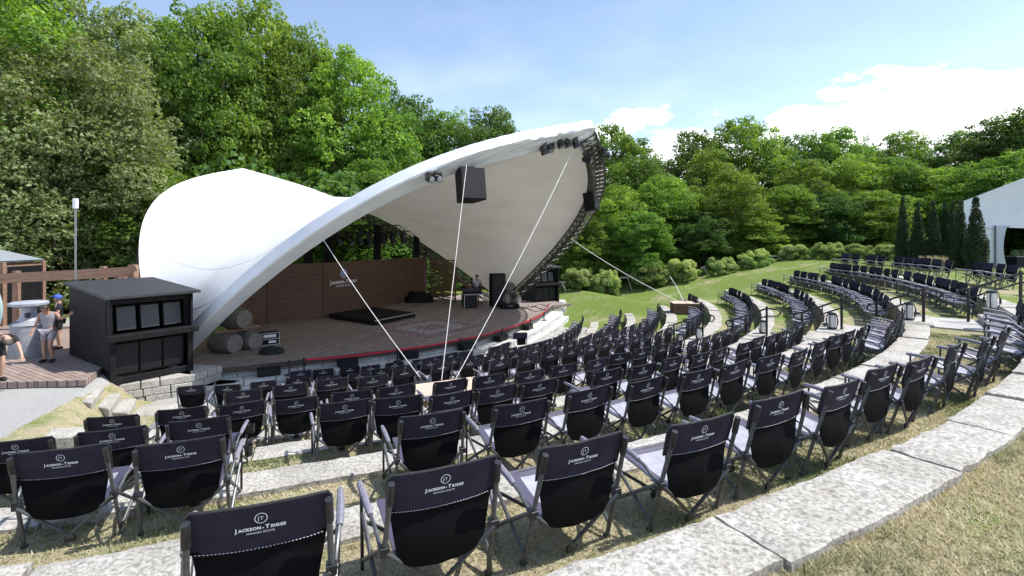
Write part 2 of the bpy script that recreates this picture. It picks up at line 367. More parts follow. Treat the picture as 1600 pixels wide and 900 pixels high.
# grass blades on the nearest lawn and terraces: uncountable
def build_grass():
    vs = []; fs = []; tone = []
    rnd = random.Random(3)
    def patch(n, r0, r1, a0, a1, hgt):
        c = 0; tries = 0
        while c < n and tries < n*12:
            tries += 1
            r = rnd.uniform(r0, r1); a = rnd.uniform(a0, a1)
            x, y = pol(r, a)
            if y < 1.2 or abs(x)/y > 1.08: continue
            z = HN(x, y)-.004
            if YH+F0*(CZ-z)/y > 925: continue
            dn = mnoise.noise((x*.7, y*.7, 2.0))+.5*mnoise.noise((x*3.3, y*3.3, 5.0))+.35*mnoise.noise((x*9, y*9, 8.0))
            if dn < -.25 and rnd.random() < .45: continue
            c += 1
            dd = hypot(x, y); w = .0018+.0008*dd; h = hgt*rnd.uniform(.4, 1.3)*(1.3 if dn > .25 else .85)
            t = rnd.uniform(0, 2*pi); l = rnd.uniform(.2, 1.5)*h
            o = len(vs); cx_, cy_ = cos(t)*w, sin(t)*w
            lx, ly = cos(t+1.2+rnd.random())*l, sin(t+1.2+rnd.random())*l
            vs.append((x-cx_, y-cy_, z)); vs.append((x+cx_, y+cy_, z)); vs.append((x+lx, y+ly, z+h)); fs.append((o, o+1, o+2))
            tone.append(min(1, max(0, (.80 if r > R0 else .64)-dn*.9+rnd.uniform(-.28, .28))))
    patch(90000, R0+.02, R0+5.0, 12, 50, .034)
    for q in range(4):
        rr_ = RO(q); patch(4000, rr_+.02, rr_+.12, 12, 50, .045); patch(3000, rr_-SW-.08, rr_-SW-.01, 12, 50, .06)
    patch(60000, RO(1)+.01, RO(0)-SW-.02, 10, 50, .036)
    patch(45000, RO(2)+.01, RO(1)-SW-.02, 12, 50, .038)
    patch(26000, RO(3)+.01, RO(2)-SW-.02, 14, 50, .042)
    patch(16000, RO(4)+.01, RO(3)-SW-.02, 14, 50, .045)
    me = bpy.data.meshes.new('grass'); me.from_pydata(vs, [], fs); me.update()
    at = me.attributes.new('tone', 'FLOAT', 'FACE'); at.data.foreach_set('value', tone)
    me.materials.append(L_grass); tag(link('grass', me), 'short dry grass blades growing on the lawn and terraces', 'grass', kind='stuff')
build_grass()

# ------------------------------------------------------------------ stone kerbs
def stone_row(k, a0, a1, seed):
    rnd = random.Random(seed); mb = MB(); a = a0; zt = TOP(k); zin = LV(k)-.12; zout = (LV(k-1) if k > 0 else 3.65)-.1
    near = k <= 2 and a0 < 50
    while a < a1-.5:
        L = rnd.uniform(1.35, 2.3); da = math.degrees(L/RO(k)); b = min(a1, a+da)
        if a1-b < 1.2: b = a1
        ro = RO(k)+rnd.uniform(-.02, .05); ri = RO(k)-SW+rnd.uniform(-.04, .01); dz = rnd.uniform(-.018, .018); tilt = rnd.uniform(-.01, .01)
        g = math.degrees(.018/RO(k)); sh0 = rnd.uniform(-.5, .5)*g*3; sh1 = rnd.uniform(-.5, .5)*g*3
        nu, nv = (26, 9) if near else (7, 2); sd = rnd.uniform(0, 50)
        aa, bb = a+g+abs(sh0)*0, b-g
        amp = .014 if near else .012
        def top(u, v, sd=sd, aa=aa, bb=bb, ro=ro, ri=ri, dz=dz, tilt=tilt):
            r = ri+(ro-ri)*v; an = aa+(bb-aa)*u+(sh0*(1-u)+sh1*u)*(v-.5)
            e = amp*mnoise.noise((u*7+sd, v*.3, 1.0))+amp*.6*mnoise.noise((u*23+sd, v, 4.0))
            if v < .01 or v > .99: r += e*1.6
            x, y = pol(r, an)
            z = zt+dz+tilt*(u-.5)*2+.010*mnoise.noise((x*2, y*2, sd))+.006*mnoise.noise((x*9, y*9, sd))
            if v > .99 or v < .01 or u < .01 or u > .99: z -= .012+.012*abs(mnoise.noise((x*6, y*6, 0)))
            return (x, y, z)
        o = len(mb.v); mb.grid(top, nu, nv)
        # skirt
        ring = [o+i*(nv+1) for i in range(nu+1)]+[o+nu*(nv+1)+j for j in range(1, nv+1)]+[o+i*(nv+1)+nv for i in range(nu-1, -1, -1)]+[o+j for j in range(nv-1, 0, -1)]
        nr = len(ring); rows = [ring]
        for q, fz in enumerate((.3, .65, 1.0)):
            row = []
            for idx in ring:
                x, y, z = mb.v[idx]; r = hypot(x-CX, y-CY); v = (r-ri)/(ro-ri); zb = zin if v < .5 else zout
                if k == 7 and v < .5: zb = -.1
                nx, ny = (x-CX)/r, (y-CY)/r; s_ = 1 if v > .5 else -1
                off = s_*(.014*mnoise.noise((x*3, y*3, fz*5+sd))+.012*mnoise.noise((x*11, y*11, fz*9+sd)))-s_*.01*fz
                row.append(len(mb.v)); mb.v.append((x+nx*off, y+ny*off, z+(zb-z)*fz))
            rows.append(row)
        for q in range(3):
            for j in range(nr):
                mb.f.append((rows[q][j], rows[q][(j+1) % nr], rows[q+1][(j+1) % nr], rows[q+1][j]))
        a = b
    return mb
near_names = ['the lawn edge behind the nearest seating row', 'the nearest seating row', 'the second seating row from the camera', 'the third seating row from the camera', 'the fourth seating row from the camera', 'the fifth seating row from the camera', 'the sixth seating row from the camera', 'the seventh seating row from the camera']
left_ends = [8.0, 9.6, 10.6, 11.0, 11.4, 13.2, 13.0, 14.5]
right_ends = [85.4, 87.2, 87.0, 86.6, 86.0, 85.2, 84.6, 83.2]
for k in range(8):
    o = stone_row(k, left_ends[k], 51.6 if k < 5 else right_ends[k], 11+k).obj('stone_terrace_edge', M_stone, smooth=True)
    lab = 'pale limestone block edge curving along %s' % near_names[k] if k == 0 else 'curved pale limestone block edge just in front of %s' % near_names[k]
    tag(o, lab, 'stone edge', 'curved stone block edges of the terraces')
    if k < 5:
        o = stone_row(k, 55.6, right_ends[k], 31+k).obj('stone_terrace_edge', M_stone, smooth=True)
        tag(o, 'limestone block edge beyond the stair aisle, %s from the top lawn' % ORD[k+1], 'stone edge', 'curved stone block edges of the terraces')

# stairs and landings in the aisle
for k in range(5):
    mb = MB()
    def arcslab(r0, r1, a0, a1, z0, z1, n=6):
        o = len(mb.v)
        for i in range(n+1):
            a = a0+(a1-a0)*i/n
            for r in (r0, r1):
                x, y = pol(r, a)
                mb.v.append((x, y, z0)); mb.v.append((x, y, z1))
        for i in range(n):
            p = o+i*4; q = p+4
            mb.f += [(p, q, q+1, p+1), (p+2, p+3, q+3, q+2), (p+1, q+1, q+3, p+3), (p, p+2, q+2, q)]
        mb.f += [(o, o+1, o+3, o+2), (o+n*4, o+n*4+2, o+n*4+3, o+n*4+1)]
    lo = LV(k)
    arcslab(RO(k)-SW-.05, RO(k)+.12, 51.65, 55.55, lo-.1, TOP(k)+.004)
    arcslab(RO(k)-SW-.42, RO(k)-SW-.053, 51.8, 55.4, lo-.1, lo+.22)
    o = mb.obj('stone_steps', M_stone, bevel=.012)
    tag(o, 'pale stone aisle steps, %s flight down from the top lawn' % ORD[k+1], 'steps', 'stone steps down the aisle')
    mb = MB(); arcslab(RO(k+1)+.13, RO(k)-SW-.425, 51.7, 55.5, lo-.1, lo+.035)
    o = mb.obj('concrete_landing', M_conc)
    tag(o, 'grey concrete landing in the aisle below the %s flight of steps' % ORD[k+1], 'landing', 'concrete landings in the aisle')

# ------------------------------------------------------------------ camp chair
def yb(z): return -.13-.26*(z-.42)
def make_chair_parts(cup=False, lod=0, seed=1.0):
    """returns an Empty with the parts of one folding camp chair facing +y"""
    root = empty('camp_chair', 'folding camp chair', 'chair')
    n = 8 if lod == 0 else 5
    def upper(u, v):      # u across, v up
        x = (u-.5)*2; z = .665+.262*v
        hw = .368-.012*(1-v); zc = z
        if v > .82: hw -= .028*((v-.82)/.18)**2
        sag = .022*(1-x*x)*(v*.3-1)          # lower seam dips in the middle
        zz = zc+(sag if v < .5 else sag*(1-v)*2)
        cr = 0 if lod else .007*mnoise.noise((x*2.2+seed*7, z*9, seed))+.004*mnoise.noise((x*6, z*4+x*9, seed*3))
        return (x*hw, yb(zz)-.012*(1-x*x)-.004+.014*abs(x)**6+cr*(1-abs(x)**3), zz-.004*abs(x)**4*v-(0 if lod else .006*(1-x*x)*v*(1+mnoise.noise((seed, x*2, 0)))))
    def wrap(fn, th=.012, nu=10, nv=8):
        mb = MB(); mb.grid(fn, nu, nv); mb.grid(lambda u, v: (fn(u, v)[0], fn(u, v)[1]+th, fn(u, v)[2]), nu, nv)
        m = (nu+1)*(nv+1)
        bd = [i*(nv+1) for i in range(nu+1)]+[nu*(nv+1)+j for j in range(1, nv+1)]+[i*(nv+1)+nv for i in range(nu-1, -1, -1)]+[j for j in range(nv-1, 0, -1)]
        for i in range(len(bd)):
            a, b = bd[i], bd[(i+1) % len(bd)]; mb.f.append((a, b, b+m, a+m))
        return mb
    q = (10, 8) if lod == 0 else (4, 3)
    back = wrap(upper, .014, *q).obj('backrest', M_cloth, root, smooth=True)
    if lod == 0:
        mb = MB()      # raised piping round the top panel
        pts = [upper(0, v/8) for v in range(9)]+[upper(u/10, 1) for u in range(1, 10)]+[upper(1, 1-v/8) for v in range(9)]
        mb.tube(pts, .008, 6); mb.obj('piping', M_plast, back, smooth=True)
    def lower(u, v):
        x = (u-.5)*2; z = .27+.415*v
        hw = .272+.07*v**.9
        if v < .25: z += .06*abs(x)**3*(1-v*4)
        return (x*hw, min(yb(z), -.185)-.03*(1-x*x)*sin(pi*min(1, v*.9+.1))+(0 if lod else .012*mnoise.noise((x*2+seed, z*7+x*3, seed*5))*(1-x*x)), z-.022*(1-x*x)*v)
    wrap(lower, .008, *q).obj('lower_back_panel', M_clothb, root, smooth=True)
    if lod < 2:
        mb = logo_mb(.255, lambda x, y: (x, yb(.788+y)-.0235-.004*(1-min(1, abs(x)*3)), .775+y))
        mb.obj('logo', M_white, back)
    if lod == 0:
        mb = MB()
        for i in range(34):
            u = .04+.92*i/34; p = upper(u, .02); p2 = upper(u+.014, .02)
            mb.bar((p[0], p[1]-.004, p[2]), (p2[0], p2[1]-.004, p2[2]), .003)
        mb.obj('stitching', M_stitch, back)
    # seat
    def seat(u, v):
        x = (u-.5)*2; y = -.16+.56*v; z = .375+.085*v-(.04+.018*(seed % 2))*(1-x*x)*sin(pi*v)+(0 if lod else .006*mnoise.noise((x*3, y*8, seed*2)))
        return (x*(.30+.02*v), y, z)
    def hz(fn, th, nu, nv):
        mb = MB(); mb.grid(fn, nu, nv); mb.grid(lambda u, v: (fn(u, v)[0], fn(u, v)[1], fn(u, v)[2]-th), nu, nv)
        m = (nu+1)*(nv+1)
        bd = [i*(nv+1) for i in range(nu+1)]+[nu*(nv+1)+j for j in range(1, nv+1)]+[i*(nv+1)+nv for i in range(nu-1, -1, -1)]+[j for j in range(nv-1, 0, -1)]
        for i in range(len(bd)):
            a, b = bd[i], bd[(i+1) % len(bd)]; mb.f.append((a, b, b+m, a+m))
        return mb
    st = hz(seat, .016, *q).obj('seat', M_seat, root, smooth=True)
    mb = MB()
    tw = .17 if lod == 0 else .30
    for sx in (0, 1):
        f2 = (lambda u, v, sx=sx: Vector(seat((u*tw) if sx == 0 else 1-tw*u, v))+Vector((0, 0, .004)))
        mb.grid(f2, 3, 8 if lod == 0 else 3)
    mb.grid(lambda u, v: Vector(seat(tw+(1-2*tw)*u, 1-.12*v))+Vector((0, 0, .0045)), 6 if lod == 0 else 3, 2)
    mb.obj('seat_trim', M_trim, st, smooth=True)
    if lod == 0:
        for s in (-1, 1):
            mb = MB(); mb.tube([(s*.375, -.05, .0), (s*.366, -.168, .43), (s*.349, -.296, .875)], .0175, n)
            lg = mb.obj('leg', M_tube, root, smooth=True)
            mb = MB(); mb.tube([(s*.3535, -.262, .755), (s*.348, -.300, .897)], .0245, n); mb.obj('post_cap', M_plast, lg, smooth=True)
            mb = MB(); mb.box((s*.368, -.165, .425), (.062, .07, .06)); mb.obj('clamp', M_plast, lg, bevel=.004)
            mb = MB(); mb.box((s*.376, -.047, .012), (.045, .045, .024)); mb.obj('foot', M_plast, lg, bevel=.004)
            mb = MB(); mb.tube([(s*.425, .375, 0), (s*.43, .36, .33), (s*.435, .35, .59)], .0125, n)
            mb.obj('leg', M_plast, root, smooth=True)
            mb = MB(); mb.tube([(s*.385, -.17, .40), (s*.395, -.12, .47), (s*.41, -.03, .535), (s*.425, .06, .57)], .0135, n)
            ar = mb.obj('armrest', M_tube, root, smooth=True)
            mb = MB(); mb.tube([(s*.422, .03, .560), (s*.428, .10, .583), (s*.436, .26, .606), (s*.44, .40, .612)], [.020, .025, .026, .021], 8)
            mb.obj('arm_pad', M_pad, ar, smooth=True)
            mb = MB(); mb.tube([(s*.36, -.195, .42), (-s*.03, -.115, .055)], .0155, n); mb.obj('brace', M_tube, root, smooth=True)
            mb = MB(); mb.tube([(s*.42, .36, .36), (-s*.03, .30, .06)], .0145, n); mb.obj('brace', M_tube, root, smooth=True)
            mb = MB(); mb.tube([(s*.385, -.14, .42), (s*.42, .37, .07)], .0155, n); mb.obj('side_brace', M_tube, root, smooth=True)
            mb = MB(); mb.tube([(s*.39, -.06, .10), (s*.425, .36, .42)], .0155, n); mb.obj('side_brace', M_tube, root, smooth=True)
        for yy in (-.115, .30):
            mb = MB(); mb.box((0, yy, .05), (.09, .03, .05)); mb.obj('hub', M_plast, root, bevel=.005)
        mb = MB(); mb.tube([(-.30, .385, .45), (.30, .385, .45)], .012, n); mb.obj('front_rail', M_tube, root, smooth=True)
        if cup:
            mb = MB(); mb.lathe([(.030, 0), (.040, .012), (.045, .12), (.045, .125), (.041, .125), (.038, .02), (.001, .018)], (.505, .33, .455), n=14)
            mb.bar((.44, .34, .56), (.48, .335, .57), .02)
            mb.obj('cup_holder', M_plast, root, smooth=True)
    else:
        for s in (-1, 1):
            mb = MB()
            mb.tube([(s*.375, -.05, 0), (s*.349, -.298, .895)], .019, n)
            mb.tube([(s*.425, .375, 0), (s*.435, .35, .59)], .014, n)
            mb.tube([(s*.36, -.195, .42), (-s*.03, -.115, .055)], .0155, n)
            mb.tube([(s*.385, -.14, .42), (s*.42, .37, .05)], .012, n); mb.tube([(s*.39, -.06, .10), (s*.425, .36, .42)], .012, n)
            mb.obj('side_frame', M_tube, root)
            mb = MB(); mb.tube([(s*.39, -.15, .44), (s*.42, 0, .555), (s*.44, .40, .612)], .022, n); mb.obj('armrest', M_pad, root)
    return root
protoA = make_chair_parts(False, 0); protoA2 = make_chair_parts(False, 0, 2.3); protoA3 = make_chair_parts(False, 0, 3.7); protoA4 = make_chair_parts(False, 0, 5.2); protoC = make_chair_parts(True, 0); protoB = make_chair_parts(False, 1); protoD = make_chair_parts(False, 2)
USED = set()
chairs = []       # (row id, section, sort angle, object)
def put_chair(x, y, z, rz, row, sec, ang, cup=False, lod=None):
    d = hypot(x, y)
    if lod is None: lod = 0 if d < 13.5 else (1 if d < 21 else 2)
    p = {0: protoC if cup else [protoA, protoA2, protoA3, protoA4][len(chairs) % 4], 1: protoB, 2: protoD}[lod]
    if p.name not in USED: o = p; USED.add(p.name)
    else:
        o = copy_tree(p)
    o.location = (x, y, z); o.rotation_euler = (random.gauss(0, .012), random.gauss(0, .012), rz+random.gauss(0, .05)); o.scale = (1, 1, random.uniform(.985, 1.015)); chairs.append((row, sec, ang, o)); return o
def chair_px(px, py, k, cup=False):
    z = LV(k)+.775; p = G(px, py, z); dx, dy = CX-p.x, CY-p.y; L = hypot(dx, dy); fx, fy = dx/L, dy/L
    x, y = p.x+fx*.235, p.y+fy*.235
    a = math.degrees(atan2(p.x-CX, CY-p.y))
    return put_chair(x, y, LV(k)+.005, atan2(-fx, fy), k, 'near', a, cup)
def chair_ang(a, k, off, sec, jit=True):
    if jit: a += random.uniform(-.16, .16); off += random.uniform(-.05, .05)
    r = (RO(k)-SW if k >= 0 else R0+1.9)-off; x, y = pol(r, a); dx, dy = CX-x, CY-y; L = hypot(dx, dy)
    z = LV(k) if k >= 0 else 3.65
    return put_chair(x, y, z+.005, atan2(-dx/L, dy/L), k, sec, a)
N = {0: '408,826;694,763;907,716;1096,681;1221,646;1313,621;1378,591;1435,577;1492,555;1540,543;1568,527',
     1: '100,729;284,712;676,666;812,648;919,627;1010,610;1091,597;1150,582;1203,570;1248,560;1282,546;1307,535;1328,528;1350,520',
     2: '24.5,707;175,689;316.5,672;539,645;624,636;704,628.6;775,617;841,608;947,592;1004,582;1049,571;1094,564;1124,555;1163,544;1185,537;1207,531;1224,526;1240,519;1251,512',
     3: '175.6,663;284,652;375,644;463,635;551,624;620,616;701,606;764,598;826,590.5;879,580;931,570.5;968,562;1002,554;1034,548;1058,542;1084,540;1104,533;1121,527;1138,522;1151,516.5',
     4: '380,620;455,610;518,602;581,597;781,571;824,566;861,558;892,552;924,547;946,541;970,536;995,532;1013,527;1030,523;1045,517.5',
     5: '631,584;690,576;734,570;768,562;805,557;836,550.5;865,545;891,540;914,536;932,531;946,527;963,521;976,516.5;989,512;1001,508;1012,504',
     6: '300,610.5;358,609;413,604;465,598;513,595;561,589;596,583;633,577;672,570.5;708,566;742,561;772,555;798,549;819,546;838,541;855,537'}
for k, s in N.items():
    for i, q in enumerate(s.split(';')):
        a, b = map(float, q.split(',')); chair_px(a, b, k, cup=(k, i) in ((1, 1), (3, 2), (2, 2), (6, 0)))
for a in (43.2, 45.0, 46.8, 48.7, 50.4): chair_ang(a, 0, .2, 'near')
for a in (45.3, 46.9, 48.4, 49.8, 51.0): chair_ang(a, 1, .35, 'near')
for q in '469,586;506,583;545,579;578,577;616,572;656,567;680,562;704,557;728,554;773,546;790,541'.split(';'):
    a, b = map(float, q.split(',')); chair_px(a, b, 7)
a = 57.5
def sweep(k, a0, a1, sp, off, sec='far', skip=()):
    r = (RO(k)-SW if k >= 0 else R0+1.9)-off; st = math.degrees(sp/r); n = int((a1-a0)/st+.5); i = 0
    for i in range(n+1):
        a = a0+(a1-a0)*i/n
        if any(s0 < a < s1 for s0, s1 in skip): continue
        chair_ang(a, k, off+.0*i, sec)
sweep(-1, 60.5, 90, .84, .2, skip=((64.4, 67.0), (72.2, 74.6), (82, 83.5), (87, 88)))
sweep(0, 57.3, 84.2, .82, .55, skip=((70.5, 71.6),))
sweep(1, 57.2, 83.8, .80, .55, skip=((76, 77.5),))
sweep(2, 57.2, 82.5, .80, .60, skip=((72.5, 74),))
sweep(3, 57.5, 80.5, .80, .6)
sweep(4, 58.0, 82.5, .80, .62, skip=((74.5, 77.6),))
sweep(5, 56.2, 79, .78, .6)
sweep(6, 53, 80.5, .76, .62)
sweep(7, 47, 80.5, .78, .7)
rows_near = ['the nearest seating row', 'the second row from the camera', 'the third row from the camera', 'the fourth row from the camera', 'the fifth row from the camera', 'the sixth row from the camera', 'the seventh row from the camera', 'the front row below the stage wall']
byrow = {}
for row, sec, ang, o in chairs: byrow.setdefault((row, sec), []).append((ang, o))
for (row, sec), L in byrow.items():
    L.sort(key=lambda t: t[0])
    for i, (ang, o) in enumerate(L):
        if sec == 'near':
            lab = 'dark folding chair, %s from the left end of %s' % (ORD[i+1], rows_near[row])
        elif row >= 0:
            lab = 'folding chair beyond the aisle, %s from it in the %s' % (ORD[i+1], ['uppermost terrace row', 'second highest terrace row', 'third highest terrace row', 'fourth highest terrace row', 'fifth highest terrace row', 'sixth highest terrace row', 'second row from the stage', 'row nearest the stage'][row])
        else: lab = 'folding chair on the top lawn by the marquee, %s from the right end' % ORD[i+1]
        tag(o, lab, 'chair', 'dark folding camp chairs of the audience')
print('CHAIRS', len(chairs))
# ------------------------------------------------------------------ stage
NX, NY = .765, -.644                      # direction the stage faces
EX, EY = .644, .765                       # along the stage, left to right
ZD = 1.0
edge_px = [(300, 581), (313, 579), (420, 568), (520, 557), (600, 548), (672, 540), (740, 528), (790, 515), (842, 492), (864, 477)]
EP = [G(a, b, ZD) for a, b in edge_px]
def smooth_poly(P, n):
    out = []
    for i in range(len(P)-1):
        p0 = P[max(0, i-1)]; p1 = P[i]; p2 = P[i+1]; p3 = P[min(len(P)-1, i+2)]
        for j in range(n):
            t = j/n; out.append(.5*((2*p1)+(p2-p0)*t+(2*p0-5*p1+4*p2-p3)*t*t+(3*p1-p0-3*p2+p3)*t**3))
    out.append(P[-1]); return out
EC = smooth_poly(EP, 4)
def offp(P, d):
    out = []
    for i, p in enumerate(P):
        t = (P[min(i+1, len(P)-1)]-P[max(i-1, 0)]); t.z = 0; t.normalize(); out.append(p+Vector((t.y, -t.x, 0))*d)
    return out
def prism(mb, pts, z0, z1):
    n = len(pts); o = len(mb.v)
    for p in pts: mb.v.append((p[0], p[1], z0))
    for p in pts: mb.v.append((p[0], p[1], z1))
    mb.f.append(tuple(range(o, o+n))[::-1]); mb.f.append(tuple(range(o+n, o+2*n)))
    for i in range(n): mb.f.append((o+i, o+(i+1) % n, o+n+(i+1) % n, o+n+i))
backL = Vector((-20.5, 25.5, 0)); backR = Vector((-2.0, 42.5, 0))
stage = empty('stage', 'brown boarded outdoor stage with curved front under the white canopy', 'stage', (-6, 26, 0))
def rel(root, mb):
    l = root.location
    mb.v = [(x-l.x, y-l.y, z-l.z) for x, y, z in mb.v]; return mb
mb = MB(); prism(mb, EC+[Vector((4.2, 35.2, 0)), backR, backL, Vector((-14.5, 17.6, 0))], ZD-.17, ZD)
rel(stage, mb).obj('deck', M_deck, stage)
mb = MB(); e0 = offp(EC, .015); 
for i in range(len(e0)-1):
    a, b = e0[i], e0[i+1]; mb.bar((a.x, a.y, ZD-.09), (b.x, b.y, ZD-.09), .03, .20)
rel(stage, mb).obj('fascia', mat('deck edge', (.06, .045, .038), .7), stage)

def course_wall(P, z0, z1, nc, L, th, seed, gap=.012):
    rnd = random.Random(seed); mb = MB(); acc = [0]
    for i in range(1, len(P)): acc.append(acc[-1]+(P[i]-P[i-1]).length)
    tot = acc[-1]
    def at(s):
        s = min(max(s, 0), tot-1e-4)
        i = max(j for j in range(len(acc)-1) if acc[j] <= s); t = (s-acc[i])/(acc[i+1]-acc[i]); p = P[i].lerp(P[i+1], t); d = (P[i+1]-P[i]).normalized(); return p, Vector((d.x, d.y, 0)).normalized()
    h = (z1-z0)/nc
    for c in range(nc):
        s = -rnd.uniform(0, L)
        while s < tot:
            l = L*rnd.uniform(.55, 1.35); a, b = max(0, s), min(tot, s+l); s += l
            if b-a < .08: continue
            p, d1 = at(a+gap); q, d2 = at(b-gap); d = (q-p); d.z = 0; ln = d.length; d.normalize(); nn = Vector((d.y, -d.x, 0)); j = rnd.uniform(-.02, .02)
            mid = (p+q)/2-nn*(th/2-j); R = Matrix(((d.x, nn.x, 0), (d.y, nn.y, 0), (0, 0, 1)))
            mb.box((mid.x, mid.y, z0+h*(c+.5)), (ln, th, h-gap), R)
    return mb
wall = empty('stage_front_wall', 'stepped pale stone wall curving along the front of the stage', 'stone wall', (-6, 24, 0))
m1 = course_wall(offp(EC, -.12), .60, .835, 2, .9, .35, 5); m2 = course_wall(offp(EC, .72), .30, .62, 2, 1.1, .9, 6); m3 = course_wall(offp(EC, 1.08), -.05, .31, 2, 1.2, .6, 7)
rel(wall, m1).obj('upper_courses', M_stone2, wall, bevel=.012); rel(wall, m2).obj('ledge', M_stone2, wall, bevel=.015); rel(wall, m3).obj('lower_step', M_stone2, wall, bevel=.015)

# back wall of stained boards
wp = [(-14.6, 25.3), (-13.2, 27.0), (-10.9, 28.9), (-9.5, 31.6), (-8.1, 35.2), (-6.5, 38.4)]
bw = empty('stage_back_wall', 'dark brown boarded backdrop wall with white winery lettering', 'wall', (wp[0][0], wp[0][1], ZD))
for i in range(5):
    a = Vector((*wp[i], 0)); b = Vector((*wp[i+1], 0)); d = (b-a).normalized(); nn = Vector((d.y, -d.x, 0))
    mb = MB(); nb = 20; hh = 3.16
    for j in range(nb):
        z = ZD+.02+hh*(j+.5)/nb; dj = random.uniform(-.008, .008)
        p = a+d*.02+nn*dj; q = b-d*.02+nn*dj; mb.bar((p.x, p.y, z), (q.x, q.y, z), .035, hh/nb-.016)
    rel(bw, mb).obj('board_panel', M_wallw, bw)
    mb = MB(); p = a-nn*.07; q = b-nn*.07; mb.bar((p.x, p.y, ZD+hh/2), (q.x, q.y, ZD+hh/2), .03, hh-.06); rel(bw, mb).obj('backing', M_black, bw)
    mb = MB(); p = a+nn*.035; mb.bar((p.x, p.y, ZD), (p.x, p.y, ZD+hh+.05), .075); rel(bw, mb).obj('post', M_wallw, bw)
lc = G(537, 497, ZD); lp = D(538, 441, 30.45)
a = Vector((*wp[2], 0)); b = Vector((*wp[3], 0)); d = (b-a).normalized(); nn = Vector((d.y, -d.x, 0))
base = a.lerp(b, .5)+nn*.055
mb = MB(); c0 = base+Vector((0, 0, CZ-2.70+.268*2.1))-nn*.012; o_ = len(mb.v)
for i in range(24): mb.v.append(tuple(c0+d*cos(i*pi/12)*.235+Vector((0, 0, 1))*sin(i*pi/12)*.235))
mb.f.append(tuple(range(24))); rel(bw, mb).obj('emblem_disc', mat('emblem blue', (.10, .22, .42), .5), bw)
mb = logo_mb(2.1, lambda x, y: (base.x+d.x*x, base.y+d.y*x, CZ-2.70+y))
rel(bw, mb).obj('lettering', M_white, bw)

# louvred screen
a = G(674, 466, ZD); b = G(712, 478, ZD); 
b = Vector((-3.9, 36.0, ZD)); a = Vector((-6.35, 38.5, ZD))
a = Vector((-6.2, 38.2, ZD)); b = Vector((-4.05, 35.6, ZD))
ls = empty('louvre_screen', 'slatted timber screen with daylight between its slats at the wall end', 'screen', tuple(a))
mb = MB(); n = 19
for j in range(n):
    z = ZD+.15+3.0*j/n
    mb.bar((a.x, a.y, z), (b.x, b.y, z), .03, .095)
rel(ls, mb).obj('slats', M_cedar, ls)
for t in (0, .5, 1):
    p = a.lerp(b, t); mb = MB(); mb.bar((p.x+.03, p.y-.03, ZD), (p.x+.03, p.y-.03, ZD+3.2), .09); rel(ls, mb).obj('post', M_wallw, ls)

# low riser and rug
def rectfrom(px4, z): return [G(x, y, z) for x, y in px4]
r0 = G(516, 493, ZD); 
rs = empty('stage_riser', 'low black stage riser with silver front edge', 'stage riser', tuple(G(590, 492, ZD)))
c = [G(514, 490, ZD+.28), G(585, 500.5, ZD+.28), G(649, 488, ZD+.28), G(583, 479.5, ZD+.28)]
mb = MB(); prism(mb, c, ZD+.004, ZD+.27); rel(rs, mb).obj('platform', M_black, rs)
mb = MB(); mb.bar((c[1].x+.02, c[1].y-.03, ZD+.25), (c[2].x+.02, c[2].y-.03, ZD+.25), .05, .05); rel(rs, mb).obj('edge_strip', mat('aluminium', (.6, .6, .62), .35, .8), rs)
c = [G(576, 514, ZD), G(668, 532, ZD), G(766, 509, ZD), G(680, 496, ZD)]
rug = empty('rug', 'large faded oriental rug with pale border on the stage floor', 'rug', tuple((c[0]+c[2])/2))
def rquad(s0, s1, z, name, m):
    ce = (c[0]+c[1]+c[2]+c[3])/4
    def sc(s): return [ce+(p-ce)*s for p in c]
    o_, i_ = sc(s0), sc(s1)
    mb = MB()
    if s1 == 0: mb.add([(p.x, p.y, z) for p in o_], [(0, 1, 2, 3)])
    else:
        mb.add([(p.x, p.y, z) for p in o_]+[(p.x, p.y, z) for p in i_], [(0, 1, 5, 4), (1, 2, 6, 5), (2, 3, 7, 6), (3, 0, 4, 7)])
    rel(rug, mb).obj(name, m, rug)
M_ruga = mat('rug border', (.42, .36, .35), .95, c2=(.33, .25, .26), nscale=9)
M_rugb = mat('rug field', (.17, .10, .11), .95, c2=(.36, .29, .28), nscale=7, ramp=(.45, .6), detail=8)
M_rugc = mat('rug centre', (.38, .37, .36), .95, c2=(.22, .17, .18), nscale=5, ramp=(.45, .6), detail=8)
rquad(1, 0, ZD+.008, 'border', M_ruga); rquad(.95, 0, ZD+.012, 'field', M_rugb); rquad(.62, 0, ZD+.016, 'medallion', M_rugc); rquad(.30, 0, ZD+.020, 'centre', M_rugb)

# ------------------------------------------------------------------ canopy: a saddle membrane between two leaning arches
FLp = Vector((-13.52, 19.25, ZD)); FRp = Vector((-.55, 35.95, ZD))
Mm = (FLp+FRp)/2; Hh = (FRp-FLp).length/2; ex = (FRp-FLp).normalized(); nf = Vector((ex.y, -ex.x, 0))
Qf = nf*12.76+Vector((0, 0, 9.24)); Qr = -nf*16.96+Vector((0, 0, 9.91)); b1, c1, b2, pp = -.12, .75, .5, .15
def arch(Q, u):        # u -1..1
    s = -1 if u < 0 else 1; t = 1-abs(u); P0 = Mm+s*ex*Hh
    P1 = Mm+s*ex*Hh*(1+b1)+Q*c1; P2 = Mm+s*ex*Hh*b2+Q*(1-pp); P3 = Mm+Q
    return (1-t)**3*P0+3*(1-t)**2*t*P1+3*(1-t)*t*t*P2+t**3*P3
def atan_(Q, u, e=.004):
    u0, u1 = max(-1, u-e), min(1, u+e)
    if u0 < 0 < u1: return ex.copy()
    return (arch(Q, u1)-arch(Q, u0)).normalized()
